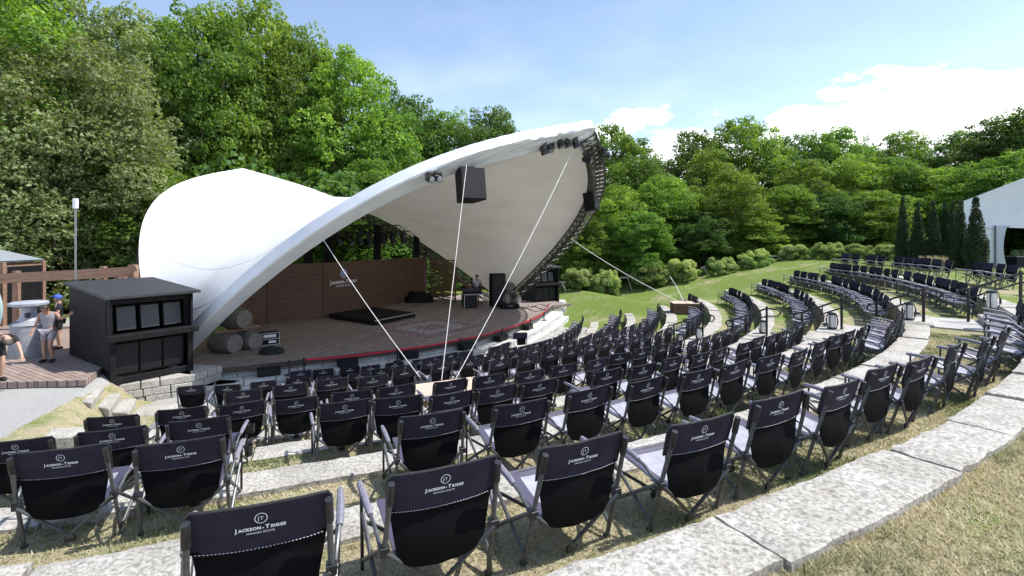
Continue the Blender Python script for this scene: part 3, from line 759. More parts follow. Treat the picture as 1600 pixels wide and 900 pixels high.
def frame(Q, u):       # inward normal in the arch plane and plane normal facing outward from the saddle
    t = atan_(Q, u); pn = ex.cross(Q).normalized(); inn = t.cross(pn).normalized()
    if inn.dot(Mm+Q*.35-arch(Q, u)) < 0: inn = -inn
    if pn.z > 0: pn = -pn          # the plane normal that looks down and outward
    return t, inn, pn
def proj(p): return (800+F0*p.x/p.y, YH-F0*(p.z-CZ)/p.y)
def on_front(px, u0=-1, u1=1):
    best = min((abs(proj(arch(Qf, u0+(u1-u0)*i/400))[0]-px), u0+(u1-u0)*i/400) for i in range(401)); return best[1]
canopy = empty('canopy', 'white tensioned saddle canopy on two leaning truss arches over the stage', 'canopy', tuple(Mm))
SAG = 2.6
mb = MB()
def memb(a, b):
    u = -1+2*a; u = max(-.999, min(.999, u)); p = arch(Qf, u); q = arch(Qr, u); r = p.lerp(q, b)
    r = r-Vector((0, 0, 1))*4*b*(1-b)*SAG*(1-u*u)**.8
    return r
mb.grid(memb, 96, 40)
o = rel(canopy, mb).obj('membrane', M_mem, canopy, smooth=True)
for sv in [i/14 for i in range(1, 14)]:      # welded seams of the cloth panels
    mb = MB(); pts = [memb(sv, j/24) for j in range(25)]; mb.tube(pts, .007, 4); rel(canopy, mb).obj('seam', mat('seam cloth', (.72, .72, .71), .7), canopy)
def truss(Q, u0, u1, n, name, wd=.66, inset=.05, dp=.5):
    mb = MB(); P = []
    for i in range(n+1):
        u = u0+(u1-u0)*i/n; t, inn, pn = frame(Q, u); p = arch(Q, u)+inn*inset
        P.append((p+pn*.05, p+inn*wd+pn*.05, p+inn*wd+pn*dp, p+pn*dp))
    for c_ in range(4): mb.tube([q[c_] for q in P], .046, 6)
    o1 = rel(canopy, mb).obj(name, M_truss, canopy)
    mb = MB()
    for i in range(n):
        for (a_, b_) in ((0, 1), (1, 2), (2, 3), (3, 0)):
            mb.tube([P[i][a_], P[i+1][b_]], .030, 4); mb.tube([P[i][a_], P[i][b_]], .026, 4)
    o2 = MBrel(mb, canopy).obj('lacing', M_truss, o1)
def MBrel(mb, root): return rel(root, mb)
truss(Qf, -.97, .015, 34, 'truss_arch', wd=.48, dp=.3); truss(Qf, .015, .985, 34, 'truss_arch')
truss(Qr, -.985, -.015, 34, 'truss_arch'); truss(Qr, .015, .985, 34, 'truss_arch')
# white cover hanging down the front of the left half of the front arch, wrapped over its top
mb = MB()
def cover(a, b):
    u = -.992+(.992+.075)*a; t, inn, pn = frame(Qf, max(-.99, u)); p = arch(Qf, u)
    wr = max(0, 1-abs(u)*1.15)
    k = .010+.17*max(0, wr-.3)
    nz = k*mnoise.noise((u*14, b*2.2, 0))+k*.7*mnoise.noise((u*44+b*9, b*3, 5)) 
    rg = .14*max(0, wr-.2)*abs(mnoise.noise((u*26-b*7, b*1.5, 9)))*wr
    wdt = .64+.26*wr
    if b < .2: return p-inn*(.03+rg)+pn*(.41*(b/.2))
    q = (b-.2)/.8
    return p-inn*(.03+rg*(1-q))+inn*(wdt*q)+pn*(.42+nz*(1-q*.6))
mb.grid(cover, 170, 16)
rel(canopy, mb).obj('arch_cover', mat('shaded cover cloth', (.74, .78, .84), .55, c2=(.66, .71, .78), nscale=1.5), canopy, smooth=True)  # bluish shade on this white fabric is painted into its base colour
# short flap over the apex
mb = MB()
def flap(a, b):
    u = .075+.13*a; t, inn, pn = frame(Qf, u); p = arch(Qf, u); wdt = 1.0*(1-a)**.6*(.55+.2*b)
    return p-inn*.05+pn*(.42*b)+Vector((0, 0, -1))*0
mb.grid(flap, 10, 4); rel(canopy, mb).obj('apex_flap', MATS['shaded cover cloth'], canopy, smooth=True)

# ropes from the arch to the timber anchor box
def rope(name, a, b, lab, r=.0095, sag=.0):
    mb = MB(); a = Vector(a); b = Vector(b); pts = [a.lerp(b, i/8)-Vector((0, 0, sag*4*(i/8)*(1-i/8))) for i in range(9)]
    mb.tube(pts, r, 6); o = mb.obj(name, M_rope); tag(o, lab, 'rope', 'white guy ropes of the canopy'); return o
def fp(px, inn_=.1, pn_=.65, u0=-1, u1=1):
    u = on_front(px, u0, u1); t, inn, pn = frame(Qf, u); return arch(Qf, u)+inn*inn_+pn*pn_
zb = CZ-3.80
BL = G(629, 603, zb); BT = G(722, 590.5, zb)
rope('guy_rope', fp(487, .3, .62, -1, 0), G(656, 589.5, zb), 'white guy rope from the low left canopy edge to the timber box', sag=.1)
rope('guy_rope', fp(717, .1, .62, -1, 0), G(690, 594, zb), 'nearly vertical white guy rope beside the hanging black speaker')
rope('guy_rope', fp(897, .9, .62, -1, .05), G(712, 592, zb), 'white guy rope from the canopy peak down to the timber box', sag=.15)
# anchor boxes
def plank_box(name, c4, z0, z1, lab, tp):
    root = empty(name, lab, 'timber box', tuple((c4[0]+c4[2])/2), group='timber boxes covering rope anchors')
    root.location.z = z0
    mb = MB(); ce = sum(c4, Vector())/4; c5 = [ce+(p-ce)*.96 for p in c4]; prism(mb, c5, z0, z1-.03); rel(root, mb).obj('box_side', mat('box side', (.17, .09, .055), .7, c2=(.10, .055, .035), nscale=3, stretch=(1, 1, 8)), root)
    mb = MB(); n = 9
    for i in range(n):
        a, b = (i+.06)/n, (i+.94)/n
        q = [c4[0].lerp(c4[3], a), c4[1].lerp(c4[2], a), c4[1].lerp(c4[2], b), c4[0].lerp(c4[3], b)]; prism(mb, q, z1-.03, z1)
    rel(root, mb).obj(tp, M_boxtop, root, bevel=.004)
f0 = BL; f1 = BT; ax = (BT-BL).normalized(); ay = Vector((ax.y, -ax.x, 0))
c4 = [BL, BT+ax*.35, BT+ax*.35+ay*1.35, BL+ay*1.35]
for p in c4: p.z = 0
plank_box('anchor_box', c4, LV(4)-.1, zb, 'wide timber plank box among the chairs where three ropes meet', 'plank_top')
z5 = LV(4)+.62; A = G(1052, 474, z5); B_ = G(1094, 474.5, z5); 
c4 = [A, B_, B_+Vector((.0, 1.15, 0)), A+Vector((.15, 1.15, 0))]
for p in c4: p.z = 0
plank_box('anchor_box', c4, LV(4)-.05, z5, 'timber anchor box on the far terraces with pale top', 'plank_top')
rope('guy_rope', fp(893, .3, .3, .05, 1), G(1063, 472, z5), 'thin guy rope from the right arch to the far timber box', .018, sag=.2)
mb = MB(); mb.tube([G(1068, 471, z5), D(1056, 446, 33.2), D(1047, 432, 33.6)], .02, 6); tag(mb.obj('guy_rope', M_rope), 'short pale line rising from the far timber box', 'rope', 'white guy ropes of the canopy')

# hanging speakers and lights
def hang_speaker(p, sz, rz, lab, top):
    root = empty('hanging_speaker', lab, 'speaker', tuple(p), rz, 'black loudspeakers hung from the canopy arch')
    w_, d_, h_ = sz; mb = MB()
    pts = [(-w_/2, -d_/2), (w_/2, -d_/2), (w_*.32, d_/2), (-w_*.32, d_/2)]
    prism(mb, pts, -h_/2, h_/2); mb.obj('cabinet', M_black, root, bevel=.02)
    mb = MB(); mb.box((0, -d_/2-.012, 0), (w_*.9, .02, h_*.93)); mb.obj('grille', M_blackg, root)
    mb = MB(); mb.tube([(-w_*.3, 0, h_/2+.05), (w_*.3, 0, h_/2+.05)], .03, 6); 
    for s in (-.28, 0, .28): mb.tube([(s*w_, 0, h_/2), (s*w_*.5, .02, h_/2+top)], .015, 5)
    mb.obj('rigging', M_rail, root)
    root.rotation_euler = (radians(-8), 0, rz); return root
u = on_front(730, -1, 0); pc = arch(Qf, u); hang_speaker(D(732, 290, pc.y+.2), (.98, .75, 1.12), radians(32), 'black loudspeaker hanging below the white arch in the middle', .55)
u = on_front(925, .05, 1); u = min((abs(proj(arch(Qf, .05+.9*i/200))[1]-300), .05+.9*i/200) for i in range(201))[1]
pc = arch(Qf, u); hang_speaker(D(923, 315, pc.y-1.0), (.80, .6, .92), radians(62), 'black loudspeaker fixed outside the right arch truss', .2)
def moving_light(p, rz, tilt, lab, s=1.0, fixed=False):
    root = empty('stage_light', lab, 'stage light', tuple(p), rz, 'black stage lights on the canopy trusses'); root.scale = (s, s, s)
    mb = MB(); mb.box((0, 0, -.06), (.30, .22, .12)); mb.obj('base', M_plast, root, bevel=.02)
    mb = MB(); mb.box((-.16, 0, -.22), (.05, .12, .30)); mb.box((.16, 0, -.22), (.05, .12, .30)); mb.box((0, 0, -.11), (.36, .12, .05)); mb.obj('yoke', M_plast, root)
    mb = MB(); ax_ = Vector((0, -cos(tilt), -sin(tilt))); mb.lathe([(.06, -.2), (.12, -.14), (.125, .08), (.14, .14), (.14, .2)], (0, 0, -.30), ax_, 14); h = mb.obj('head', M_plast, root, smooth=True)
    mb = MB(); mb.lathe([(.12, .202), (.11, .21), (.001, .215)], (0, 0, -.30), ax_, 14, closed=False); mb.obj('lens', mat('lens', (.25, .27, .3), .15), h)
    return root
names = ['left end', 'second', 'middle', 'fourth', 'right end']
for i, (px, py) in enumerate([(849, 218), (858, 214), (875, 208), (886, 207), (899, 208)]):
    u = on_front(px, -.5, 0); pc = arch(Qf, u); moving_light(D(px, py, pc.y+.25), random.uniform(0, 2), .6+random.random()*.7, 'black stage light under the canopy peak, %s of the upper cluster' % names[i], 1.15)
for i, (px, py) in enumerate([(913, 213), (918, 221), (919, 229), (917, 238)]):
    u = .08; pc = arch(Qf, u); moving_light(D(px, py, pc.y+.45), random.uniform(0, 2), random.random()*1.2, 'black stage light clamped to the right truss, %s from the peak' % ORD[i+1], 1.1)
for i, (px, py) in enumerate([(672, 271), (684, 270)]):
    u = on_front(px, -1, 0); pc = arch(Qf, u); moving_light(D(px, py-2, pc.y-.25), .6, .2, 'small lamp of the pair under the white arch, %s one' % ['left', 'right'][i], .8)
moving_light(D(945, 231, arch(Qf, .1).y), 1.5, .1, 'lone black stage light outside the peak of the right truss', 1.0)

# lighting truss behind the stage wall
lt = empty('lighting_truss', 'dark lighting truss on columns behind the stage wall', 'lighting truss', (-12, 31, 0))
A_, B_ = D(452, 352, 30.5), D(650, 352, 38.5)
mb = MB()
for dx_, dz_ in ((0, 0), (0, -.45), (.4, 0), (.4, -.45)): mb.tube([A_+Vector((dx_, 0, dz_)), B_+Vector((dx_, 0, dz_))], .04, 5)
for i in range(26):
    p = A_.lerp(B_, i/26); q = A_.lerp(B_, (i+1)/26); mb.tube([p, q-Vector((0, 0, .45))], .022, 4); mb.tube([q-Vector((0, 0, .45)), q], .022, 4)
rel(lt, mb).obj('beam', M_rail, lt)
for t in (.10, .24, .62, .98):
    p = A_.lerp(B_, t); mb = MB(); mb.box((p.x+.2, p.y, p.z/2-.1), (.42, .42, p.z+.2)); rel(lt, mb).obj('column', M_black, lt)
for i, t in enumerate((.17, .33, .42, .50, .58, .70, .78, .88)):
    p = A_.lerp(B_, t)-Vector((0, .1, .5)); moving_light(p, random.random()*3, .8+random.random()*.6, 'dark stage light hanging behind the stage wall, %s from the left' % ORD[i+1], 1.7)
mb = MB()
for t0, t1 in ((.3, .42), (.5, .6)):
    p = A_.lerp(B_, t0); q = A_.lerp(B_, t1); mb = MB(); mb.tube([(p.x, p.y, 2), (q.x, q.y, q.z-.4)], .035, 5); rel(lt, mb).obj('diagonal', M_rail, lt)

# ------------------------------------------------------------------ speaker houses either side of the stage
def speaker_house(fl, fr, bl_depth, z0, H_, lab, n_up, mirror=False, roof_up=.3):
    ux = (fr-fl); W_ = ux.length; rz = atan2(ux.y, ux.x)
    root = empty('speaker_house', lab, 'speaker cabinet', (fl.x, fl.y, z0), rz, 'black speaker houses flanking the stage'); Dp = bl_depth
    def part(name, m, boxes, bev=.01):
        mb = MB()
        for c_, s_ in boxes: mb.box(c_, s_)
        return mb.obj(name, m, root, bevel=bev)
    part('back_wall', M_black, [((W_/2, Dp, H_/2), (W_, .06, H_))]); 
    for x_ in (0.0, W_-.06):
        mb = MB(); mb.add([(x_, 0, 0), (x_+.06, 0, 0), (x_+.06, Dp, 0), (x_, Dp, 0), (x_, 0, H_+.02), (x_+.06, 0, H_+.02), (x_+.06, Dp, H_+roof_up-.02), (x_, Dp, H_+roof_up-.02)], [(3, 2, 1, 0), (4, 5, 6, 7), (0, 1, 5, 4), (1, 2, 6, 5), (2, 3, 7, 6), (3, 0, 4, 7)]); mb.obj('side_wall', M_black, root)
    zl = H_*.55
    part('shelf', M_black, [((W_/2, -.06, zl), (W_+.16, .42, .18))]); part('base_beam', M_black, [((W_/2, .02, .10), (W_, .12, .2))])
    part('floor_panel', M_black, [((W_/2, .9, zl), (W_-.14, 1.5, .05))])
    for x_ in (.08, W_-.08): part('corner_post', M_black, [((x_, .02, zl/2), (.15, .14, zl-.2))]); part('corner_post', M_black, [((x_, .30, zl+(H_-zl)/2), (.16, .14, H_-zl-.2))])
    part('header', M_black, [((W_/2, .22, H_-.06), (W_, .14, .24))])
    mb = MB(); mb.add([(-.15, -.12, H_+.02), (W_+.2, -.12, H_+.02), (W_+.2, Dp+.1, H_+roof_up), (-.15, Dp+.1, H_+roof_up), (-.15, -.12, H_+.10), (W_+.2, -.12, H_+.10), (W_+.2, Dp+.1, H_+roof_up+.08), (-.15, Dp+.1, H_+roof_up+.08)], [(3, 2, 1, 0), (4, 5, 6, 7), (0, 1, 5, 4), (1, 2, 6, 5), (2, 3, 7, 6), (3, 0, 4, 7)])
    mb.obj('roof', M_rooft, root)
    for i in range(3):
        x_ = W_*(.22+.28*i)
        mb = MB(); hh = zl-.42; mb.box((x_, .55, .22+hh/2), (W_*.27, .7, hh)); sp = mb.obj('subwoofer', M_black, root, bevel=.02)
        mb = MB(); mb.box((x_, .19, .22+hh/2), (W_*.25, .02, hh*.9)); mb.obj('grille', M_blackg, sp)
        if i >= 3-n_up:
            R = Matrix.Rotation(radians(-8), 3, 'X'); hh = (H_-zl)-.38; mb = MB(); mb.box((x_+.06, .72, zl+.1+hh/2), (W_*.24, .5, hh), R); sp = mb.obj('loudspeaker', M_black, root, bevel=.02)
            mb = MB(); mb.box((x_+.06, .455, zl+.1+hh/2+.02), (W_*.215, .02, hh*.9), R); mb.obj('grille', mat('pale grille', (.05, .053, .058), .35, bump=.3, bscale=250), sp)
    return root
zbx = 1.1
fl = G(171, 604, zbx); fr = Vector((-10.9, 17.1, 0)); fl.z = 0
speaker_house(fl, fr, 3.7, zbx, 2.62, 'large black speaker house left of the stage with sloping roof', 3)
f2 = G(836, 476, .85); f3 = G(866, 473, .85); f2.z = f3.z = 0
speaker_house(f2, f3+Vector((.35, 0, 0)), 2.2, .85, 2.55, 'smaller looking black speaker house at the far right of the stage', 3, roof_up=.2)
# stone plinth of the left house and three slab steps
mb = course_wall([Vector((fl.x-.25, fl.y-.1, 0)), Vector((fr.x+.45, fr.y-.55, 0)), Vector((fr.x+.7, fr.y+.6, 0))], .38, zbx, 3, .7, 1.4, 9)
tag(mb.obj('stone_plinth', M_stone, bevel=.02), 'low dry stone plinth under the left black speaker house', 'stone wall')
mb = course_wall([Vector((f2.x-.3, f2.y-.3, 0)), Vector((f3.x+.9, f3.y-.1, 0)), Vector((f3.x+1.0, f3.y+2, 0))], -.05, .85, 3, .7, 1.2, 10)
tag(mb.obj('stone_plinth', M_stone2, bevel=.02), 'dark stone plinth under the far right speaker house', 'stone wall')
slabs = [((112, 626), (135, 606), (163, 604), (143, 629), 1.28, 'highest'), ((143, 633), (164, 614), (189, 614), (171, 639), 1.04, 'middle'), ((172, 644), (190, 624), (213, 622), (201, 645), .80, 'lowest')]
for a_, b_, c_, d_, z_, nm in slabs:
    P = [G(*q, z_) for q in (a_, d_, c_, b_)]; mb = MB(); prism(mb, P, z_-.26, z_); tag(mb.obj('stone_step', M_stone, bevel=.025), '%s pale stone slab step by the left speaker house' % nm, 'step', 'stone slab steps on the left bank')
for i, (q, z_, nm) in enumerate([([(205, 650), (222, 632), (278, 628), (282, 645)], .47, 'wide flat paving slab below the bank steps'), ([(64, 686), (80, 670), (130, 666), (140, 680)], 1.62, 'loose pale slab at the left end of the chair rows')]):
    P = [G(*w_, z_) for w_ in (q[0], q[3], q[2], q[1])]; mb = MB(); prism(mb, P, z_-.3, z_); tag(mb.obj('paving_slab', M_stone, bevel=.02), nm, 'paving slab')

# side deck on the left
zs = 1.58
P = [G(-90, 600, zs), G(133, 594, zs), Vector((-13.4, 16.9, 0)), Vector((-15.0, 22.5, 0)), Vector((-31, 24, 0))]
sd = empty('side_deck', 'low wooden deck left of the black speaker house', 'deck', (-14, 16, zs))
mb = MB(); prism(mb, P, zs-.17, zs); rel(sd, mb).obj('boards', M_deckl, sd)

# barrels
def barrel(p, axd, lab, R_=.47, L_=1.12):
    root = empty('wine_barrel', lab, 'barrel', tuple(p), group='weathered oak wine barrels on the stage'); ax = Vector(axd).normalized()
    prof = [(R_*(.80+.20*(1-(2*t-1)**2)), (t-.5)*L_) for t in [i/12 for i in range(13)]]
    prof = [(R_*.76, -L_/2+.03)]+prof+[(R_*.76, L_/2-.03)]
    mb = MB(); mb.lathe(prof, (0, 0, 0), ax, 22); mb.obj('body', M_barrel, root, smooth=True)
    for t in (.03, .17, .33, .67, .83, .97):
        r_ = R_*(.80+.20*(1-(2*t-1)**2))+.006; mb = MB(); h = (t-.5)*L_; mb.lathe([(r_, h-.025), (r_+.004, h), (r_, h+.025)], (0, 0, 0), ax, 22, closed=False); mb.obj('hoop', M_hoop, root, smooth=True)
    for s in (-1, 1):
        mb = MB(); mb.lathe([(R_*.76, s*(L_/2-.04)), (.001, s*(L_/2-.045))], (0, 0, 0), ax, 22, closed=False); mb.obj('head', mat('barrel head', (.27, .255, .235), .8, c2=(.18, .165, .15), nscale=6), root)
    return root
def bar_at(px, py, d, axd, lab, **k): return barrel(D(px, py, d), axd, lab, **k)
bar_at(352, 535, 20.3, (.93, -.36, 0), 'grey wine barrel lying at the lower left of the left stack')
bar_at(386, 531, 21.0, (.90, -.44, 0), 'grey wine barrel lying at the lower right of the left stack', R_=.43)
bar_at(367, 497, 20.6, (.93, -.36, 0), 'wine barrel lying on top of the left stack')
bar_at(783, 466, 34.2, (.9, -.44, 0), 'wine barrel lying at the lower left of the stack near the right arch foot', R_=.44)
bar_at(800, 467, 34.8, (.9, -.44, 0), 'wine barrel lying at the lower right of the stack near the right arch foot', R_=.42)
bar_at(790, 450, 34.4, (.9, -.44, 0), 'wine barrel lying on top of the stack near the right arch foot', R_=.44)
for (px, py, d, w1) in ((371, 514.5, 20.6, 1.3), (352, 554, 20.2, 1.0)):
    p = D(px, py, d); mb = MB()
    for k in (-.3, .3): mb.box((p.x+.2*k, p.y+k, p.z), (w1, .1, .09), Matrix.Rotation(.9, 3, 'Z'))
    tag(mb.obj('timber_cradle', M_cedar), 'timber cradle holding the %s barrels of the left stack' % ('upper' if py < 530 else 'lower'), 'cradle')
# road case, bag, speakers, clutter
def simple(name, lab, cat, fn, loc=(0, 0, 0), rz=0, group=None):
    r = empty(name, lab, cat, loc, rz, group); fn(r); return r
def case_fn(r):
    mb = MB(); mb.box((0, 0, .27), (.75, .5, .54)); mb.obj('shell', M_black, r, bevel=.01)
    for z in (.02, .27, .52):
        mb = MB(); mb.box((0, -.255, z), (.76, .012, .035)); mb.obj('edge_strip', MATS['aluminium'], r)
    for x in (-.37, .37):
        mb = MB(); mb.box((x, -.26, .27), (.035, .012, .54)); mb.obj('corner_strip', MATS['aluminium'], r)
    mb = MB(); mb.box((0, -.263, .4), (.5, .01, .12)); mb.box((.1, -.263, .15), (.3, .01, .1)); mb.obj('label_plate', M_white, r)
simple('road_case', 'black road case with silver edges beside the left barrels', 'flight case', case_fn, tuple(G(420, 538, ZD)), radians(35))
def lump(name, lab, cat, p, sz, seed, m=None, group=None):
    mb = MB(); rnd = random.Random(seed)
    def f(u, v):
        a = 2*pi*u; b = pi*v*.5; x = cos(a)*cos(b)*sz[0]; y = sin(a)*cos(b)*sz[1]; z = sin(b)*sz[2]; k = 1+.28*mnoise.noise((x*4+seed, y*4, z*4)); return (x*k, y*k, z*k)
    mb.grid(f, 20, 8); o = mb.obj(name, m or M_blk, smooth=True); o.location = p; return tag(o, lab, cat, group)
lump('duffel_bag', 'slumped black bag with cables on the stage near the road case', 'bag', G(424, 552, ZD), (.5, .34, .3), 1)
def mon_fn(r):
    mb = MB(); mb.add([(-.3, -.2, 0), (.3, -.2, 0), (.3, .2, 0), (-.3, .2, 0), (-.3, -.05, .34), (.3, -.05, .34), (.3, .2, .30), (-.3, .2, .30)], [(3, 2, 1, 0), (4, 5, 6, 7), (0, 1, 5, 4), (1, 2, 6, 5), (2, 3, 7, 6), (3, 0, 4, 7)]); mb.obj('cabinet', M_black, r, bevel=.01)
    mb = MB(); mb.add([(-.26, -.19, .04), (.26, -.19, .04), (.26, -.07, .31), (-.26, -.07, .31)], [(0, 1, 2, 3)]); mb.v = [(x, y-.012, z) for x, y, z in mb.v]; mb.obj('grille', M_blackg, r)
fills = [(424, 571), (546, 558), (645, 546), (722, 533), (778, 521), (812, 509)]
for i, (px, py) in enumerate(fills):
    # small black boxes set against the wall just below the deck edge
    q = min(EC, key=lambda e: abs(proj(Vector((e.x, e.y, ZD)))[0]-px)); j = EC.index(q); j = min(max(j, 1), len(EC)-2); t = (EC[j+1]-EC[j-1]).normalized(); nn = Vector((t.y, -t.x, 0))
    r = empty('fill_speaker', 'small black speaker under the stage edge, %s from the left' % ORD[i+1], 'speaker', tuple(Vector((q.x, q.y, .625))+nn*.22), atan2(t.y, t.x), 'small black speakers along the stage edge')
    mb = MB(); mb.box((0, 0, .14), (.75, .34, .27)); mb.obj('cabinet', M_black, r, bevel=.012); mb = MB(); mb.box((0, -.175, .14), (.68, .012, .22)); mb.obj('grille', M_blackg, r)
lump('amplifier_pile', 'dark heap of covered amplifiers against the stage back wall', 'equipment', G(655, 472, ZD), (1.1, .6, .75), 4, M_black)
def spk_fn(r):
    mb = MB(); mb.box((0, 0, 1.1), (.95, .8, 2.2)); mb.obj('cabinet', M_black, r, bevel=.02); mb = MB(); mb.box((0, -.41, 1.1), (.85, .02, 2.05)); mb.obj('grille', M_blackg, r)
simple('tall_speaker', 'tall black speaker stack behind the performer', 'speaker', spk_fn, tuple(G(777, 478, ZD)), .3)
def ped_fn(r):
    mb = MB(); mb.box((0, 0, .14), (1.2, .7, .28)); mb.obj('case_body', M_black, r, bevel=.02)
    mb = MB(); mb.box((0, -.36, .2), (.3, .02, .05)); mb.obj('handle', M_hoop, r)
simple('equipment_case', 'low black case in front of the right barrels', 'case', ped_fn, tuple(G(796, 482, ZD)), .2)
# performer's table
tb = empty('equipment_table', 'black covered music table with silver legs on the stage', 'table', tuple(G(742, 481, ZD)), .35)
mb = MB(); mb.box((0, 0, .92), (1.75, .8, .07)); mb.obj('table_top', M_grey, tb, bevel=.01)
for sx, sy in ((-.8, -.33), (.8, -.33), (-.8, .33), (.8, .33)):
    mb = MB(); mb.tube([(sx, sy, 0), (sx, sy, .9)], .03, 6); mb.obj('leg', MATS['aluminium'], tb)
mb = MB(); mb.box((-.35, .05, .45), (.95, .6, .8)); mb.obj('cloth_panel', M_blk, tb, bevel=.03)
kb = empty('mixing_console', 'dark keyboard and mixer resting on the music table', 'mixer', tuple(G(742, 481, ZD)+Vector((0, 0, .96))), .35)
mb = MB(); mb.box((-.2, 0, .07), (1.2, .5, .14)); mb.obj('console', M_black, kb, bevel=.02); mb = MB(); mb.box((-.2, .16, .22), (1.1, .12, .2)); mb.obj('meter_bridge', M_plast, kb, bevel=.02)
# diagonal cedar brace behind the screen
mb = MB(); mb.bar(D(712, 431, 37), D(737, 452, 36.5), .12, .2); tag(mb.obj('timber_brace', M_cedar), 'orange timber brace leaning beside the slatted screen', 'brace')
# cables on the sunlit deck
for i in range(3):
    mb = MB(); P = [G(812+t*9, 479+3*sin(t*1.3+i*2)+i*2.2, ZD+.02) for t in [j*.5 for j in range(11)]]; mb.tube(smooth_poly(P, 3), .022, 5); tag(mb.obj('cable', M_rail), ['black cable crossing the sunlit end of the stage, rearmost', 'black cable looping over the sunlit end of the stage', 'black cable nearest the red barrier on the sunlit deck'][i], 'cable', 'cables on the stage')

# ------------------------------------------------------------------ stanchions with red webbing
st_px = [(452, 586), (475, 582), (621, 565), (720, 547), (785, 530), (829, 513), (850, 500.5), (857, 486.5)]
tops = []
for i, (px, py) in enumerate(st_px):
    p = G(px, py, .62)
    r = empty('stanchion', 'black barrier post in front of the stage, %s from the left' % ORD[i+1], 'barrier post', tuple(p), group='black barrier posts along the stage front')
    mb = MB(); mb.lathe([(.17, 0), (.17, .02), (.05, .045), (.001, .05)], (0, 0, 0), n=16); mb.obj('foot', M_plast, r, smooth=True)
    hh = 1.05*(CZ-.62)/(CZ-.62); mb = MB(); mb.lathe([(.033, .03), (.033, .42), (.05, .43), (.05, .52), (.03, .54)], (0, 0, 0), n=12); mb.obj('post', M_plast, r, smooth=True)
    tops.append(p+Vector((0, 0, .475)))
for i in range(1, len(tops)-1):
    mb = MB(); a, b = tops[i], tops[i+1]
    pts = [a.lerp(b, t/6)-Vector((0, 0, .05*4*(t/6)*(1-t/6))) for t in range(7)]
    for j in range(6): mb.bar(pts[j], pts[j+1], .012, .065)
    tag(mb.obj('barrier_tape', M_red), 'red barrier webbing, %s span from the left in front of the stage' % ORD[i], 'barrier tape', 'red webbing of the stage barrier')
c_ = chair_px(817, 524, 7)
c_['label'] = 'lone black chair set apart beside the sunlit stage steps'; c_['category'] = 'chair'; c_['group'] = 'dark folding camp chairs of the audience'; c_.rotation_euler.z = .25

# ------------------------------------------------------------------ handrails and lanterns
rails = [(0, (1595, 480)), (1, (1443, 503)), (2, (1315, 515)), (3, (1198, 525)), (4, (1098, 530))]
for k, (px, py) in rails:
    p = G(px, py, TOP(k)); dx, dy = CX-p.x, CY-p.y; L = hypot(dx, dy); f = Vector((dx/L, dy/L, 0))
    r = empty('handrail', 'black steel stair handrail, %s one down the aisle from the top lawn' % ORD[k+1], 'handrail', tuple(p), group='black handrails on the aisle steps')
    mb = MB(); mb.tube([(0, 0, -.05), (0, 0, .98)], .036, 8); mb.obj('post', M_rail, r, smooth=True)
    q = f*1.05; mb = MB(); mb.tube([q+Vector((0, 0, -.55)), q+Vector((0, 0, .40))], .035, 8); mb.obj('post', M_rail, r, smooth=True)
    mb = MB(); e = -f*.4
    mb.tube([e+Vector((0, 0, .76)), e+Vector((0, 0, .85)), e*.8+Vector((0, 0, .90)), Vector((0, 0, .91)), q+Vector((0, 0, .42)), q*1.18+Vector((0, 0, .38)), q*1.22+Vector((0, 0, .28)), q*1.16+Vector((0, 0, .2)), q+Vector((0, 0, .2))], .028, 8); mb.obj('top_rail', M_rail, r, smooth=True)
    mb = MB(); mb.tube([e+Vector((0, 0, .76)), e*.8+Vector((0, 0, .68)), Vector((0, 0, .66)), q+Vector((0, 0, .17))], .022, 8); mb.obj('lower_rail', M_rail, r, smooth=True)
    mb = MB(); m_ = f*.5; mb.tube([m_+Vector((0, 0, .42)), m_+Vector((0, 0, .67))], .018, 6); mb.obj('baluster', M_rail, r)
lan = [(1300, 514, TOP(2), 1.0), (1291, 527, LV(2)+.2, .9), (1420, 500, TOP(1), 1.0), (1431, 511, LV(1)+.2, .9), (1550, 484, TOP(0), 1.0), (1192, 521, TOP(3), .9), (1172, 536, LV(3)+.1, .9), (1092, 530, TOP(4), .9), (1063, 537, LV(4)+.1, .8), (1008, 526, LV(5)+.15, .8)]
lnames = ['beside the third handrail from the top', 'on the step below the third handrail', 'beside the second handrail from the top', 'on the lower step by the second handrail', 'at the top step of the aisle', 'beside the fourth handrail from the top', 'on the lower step by the fourth handrail', 'beside the lowest handrail', 'on the lowest step of the aisle', 'standing alone where the sixth row meets the aisle']
for (px, py, z, s), nm in zip(lan, lnames):
    r = empty('lantern', 'frosted white lantern with dark bowed bands %s' % nm, 'lantern', tuple(G(px, py, z)), group='frosted lanterns along the aisle'); r.scale = (s*.8, s*.8, s*.8)
    mb = MB(); mb.lathe([(.15, 0), (.16, .05), (.12, .07)], (0, 0, 0), n=16); mb.obj('foot', M_rail, r, smooth=True)
    mb = MB(); mb.lathe([(.115, .07), (.135, .2), (.135, .42), (.115, .54)], (0, 0, 0), n=16); mb.obj('shade', M_glass, r, smooth=True)
    mb = MB(); mb.lathe([(.12, .54), (.15, .56), (.14, .61), (.03, .64)], (0, 0, 0), n=16); mb.obj('lid', M_rail, r, smooth=True)
    for q in range(4):
        a = q*pi/2+.6; mb = MB(); pts = [(cos(a)*(.14+.06*sin(pi*t/6)), sin(a)*(.14+.06*sin(pi*t/6)), .03+.55*t/6) for t in range(7)]
        for j in range(6): mb.bar(pts[j], pts[j+1], .07 if q % 2 else .03, .015)
        mb.obj('band', M_rail, r)

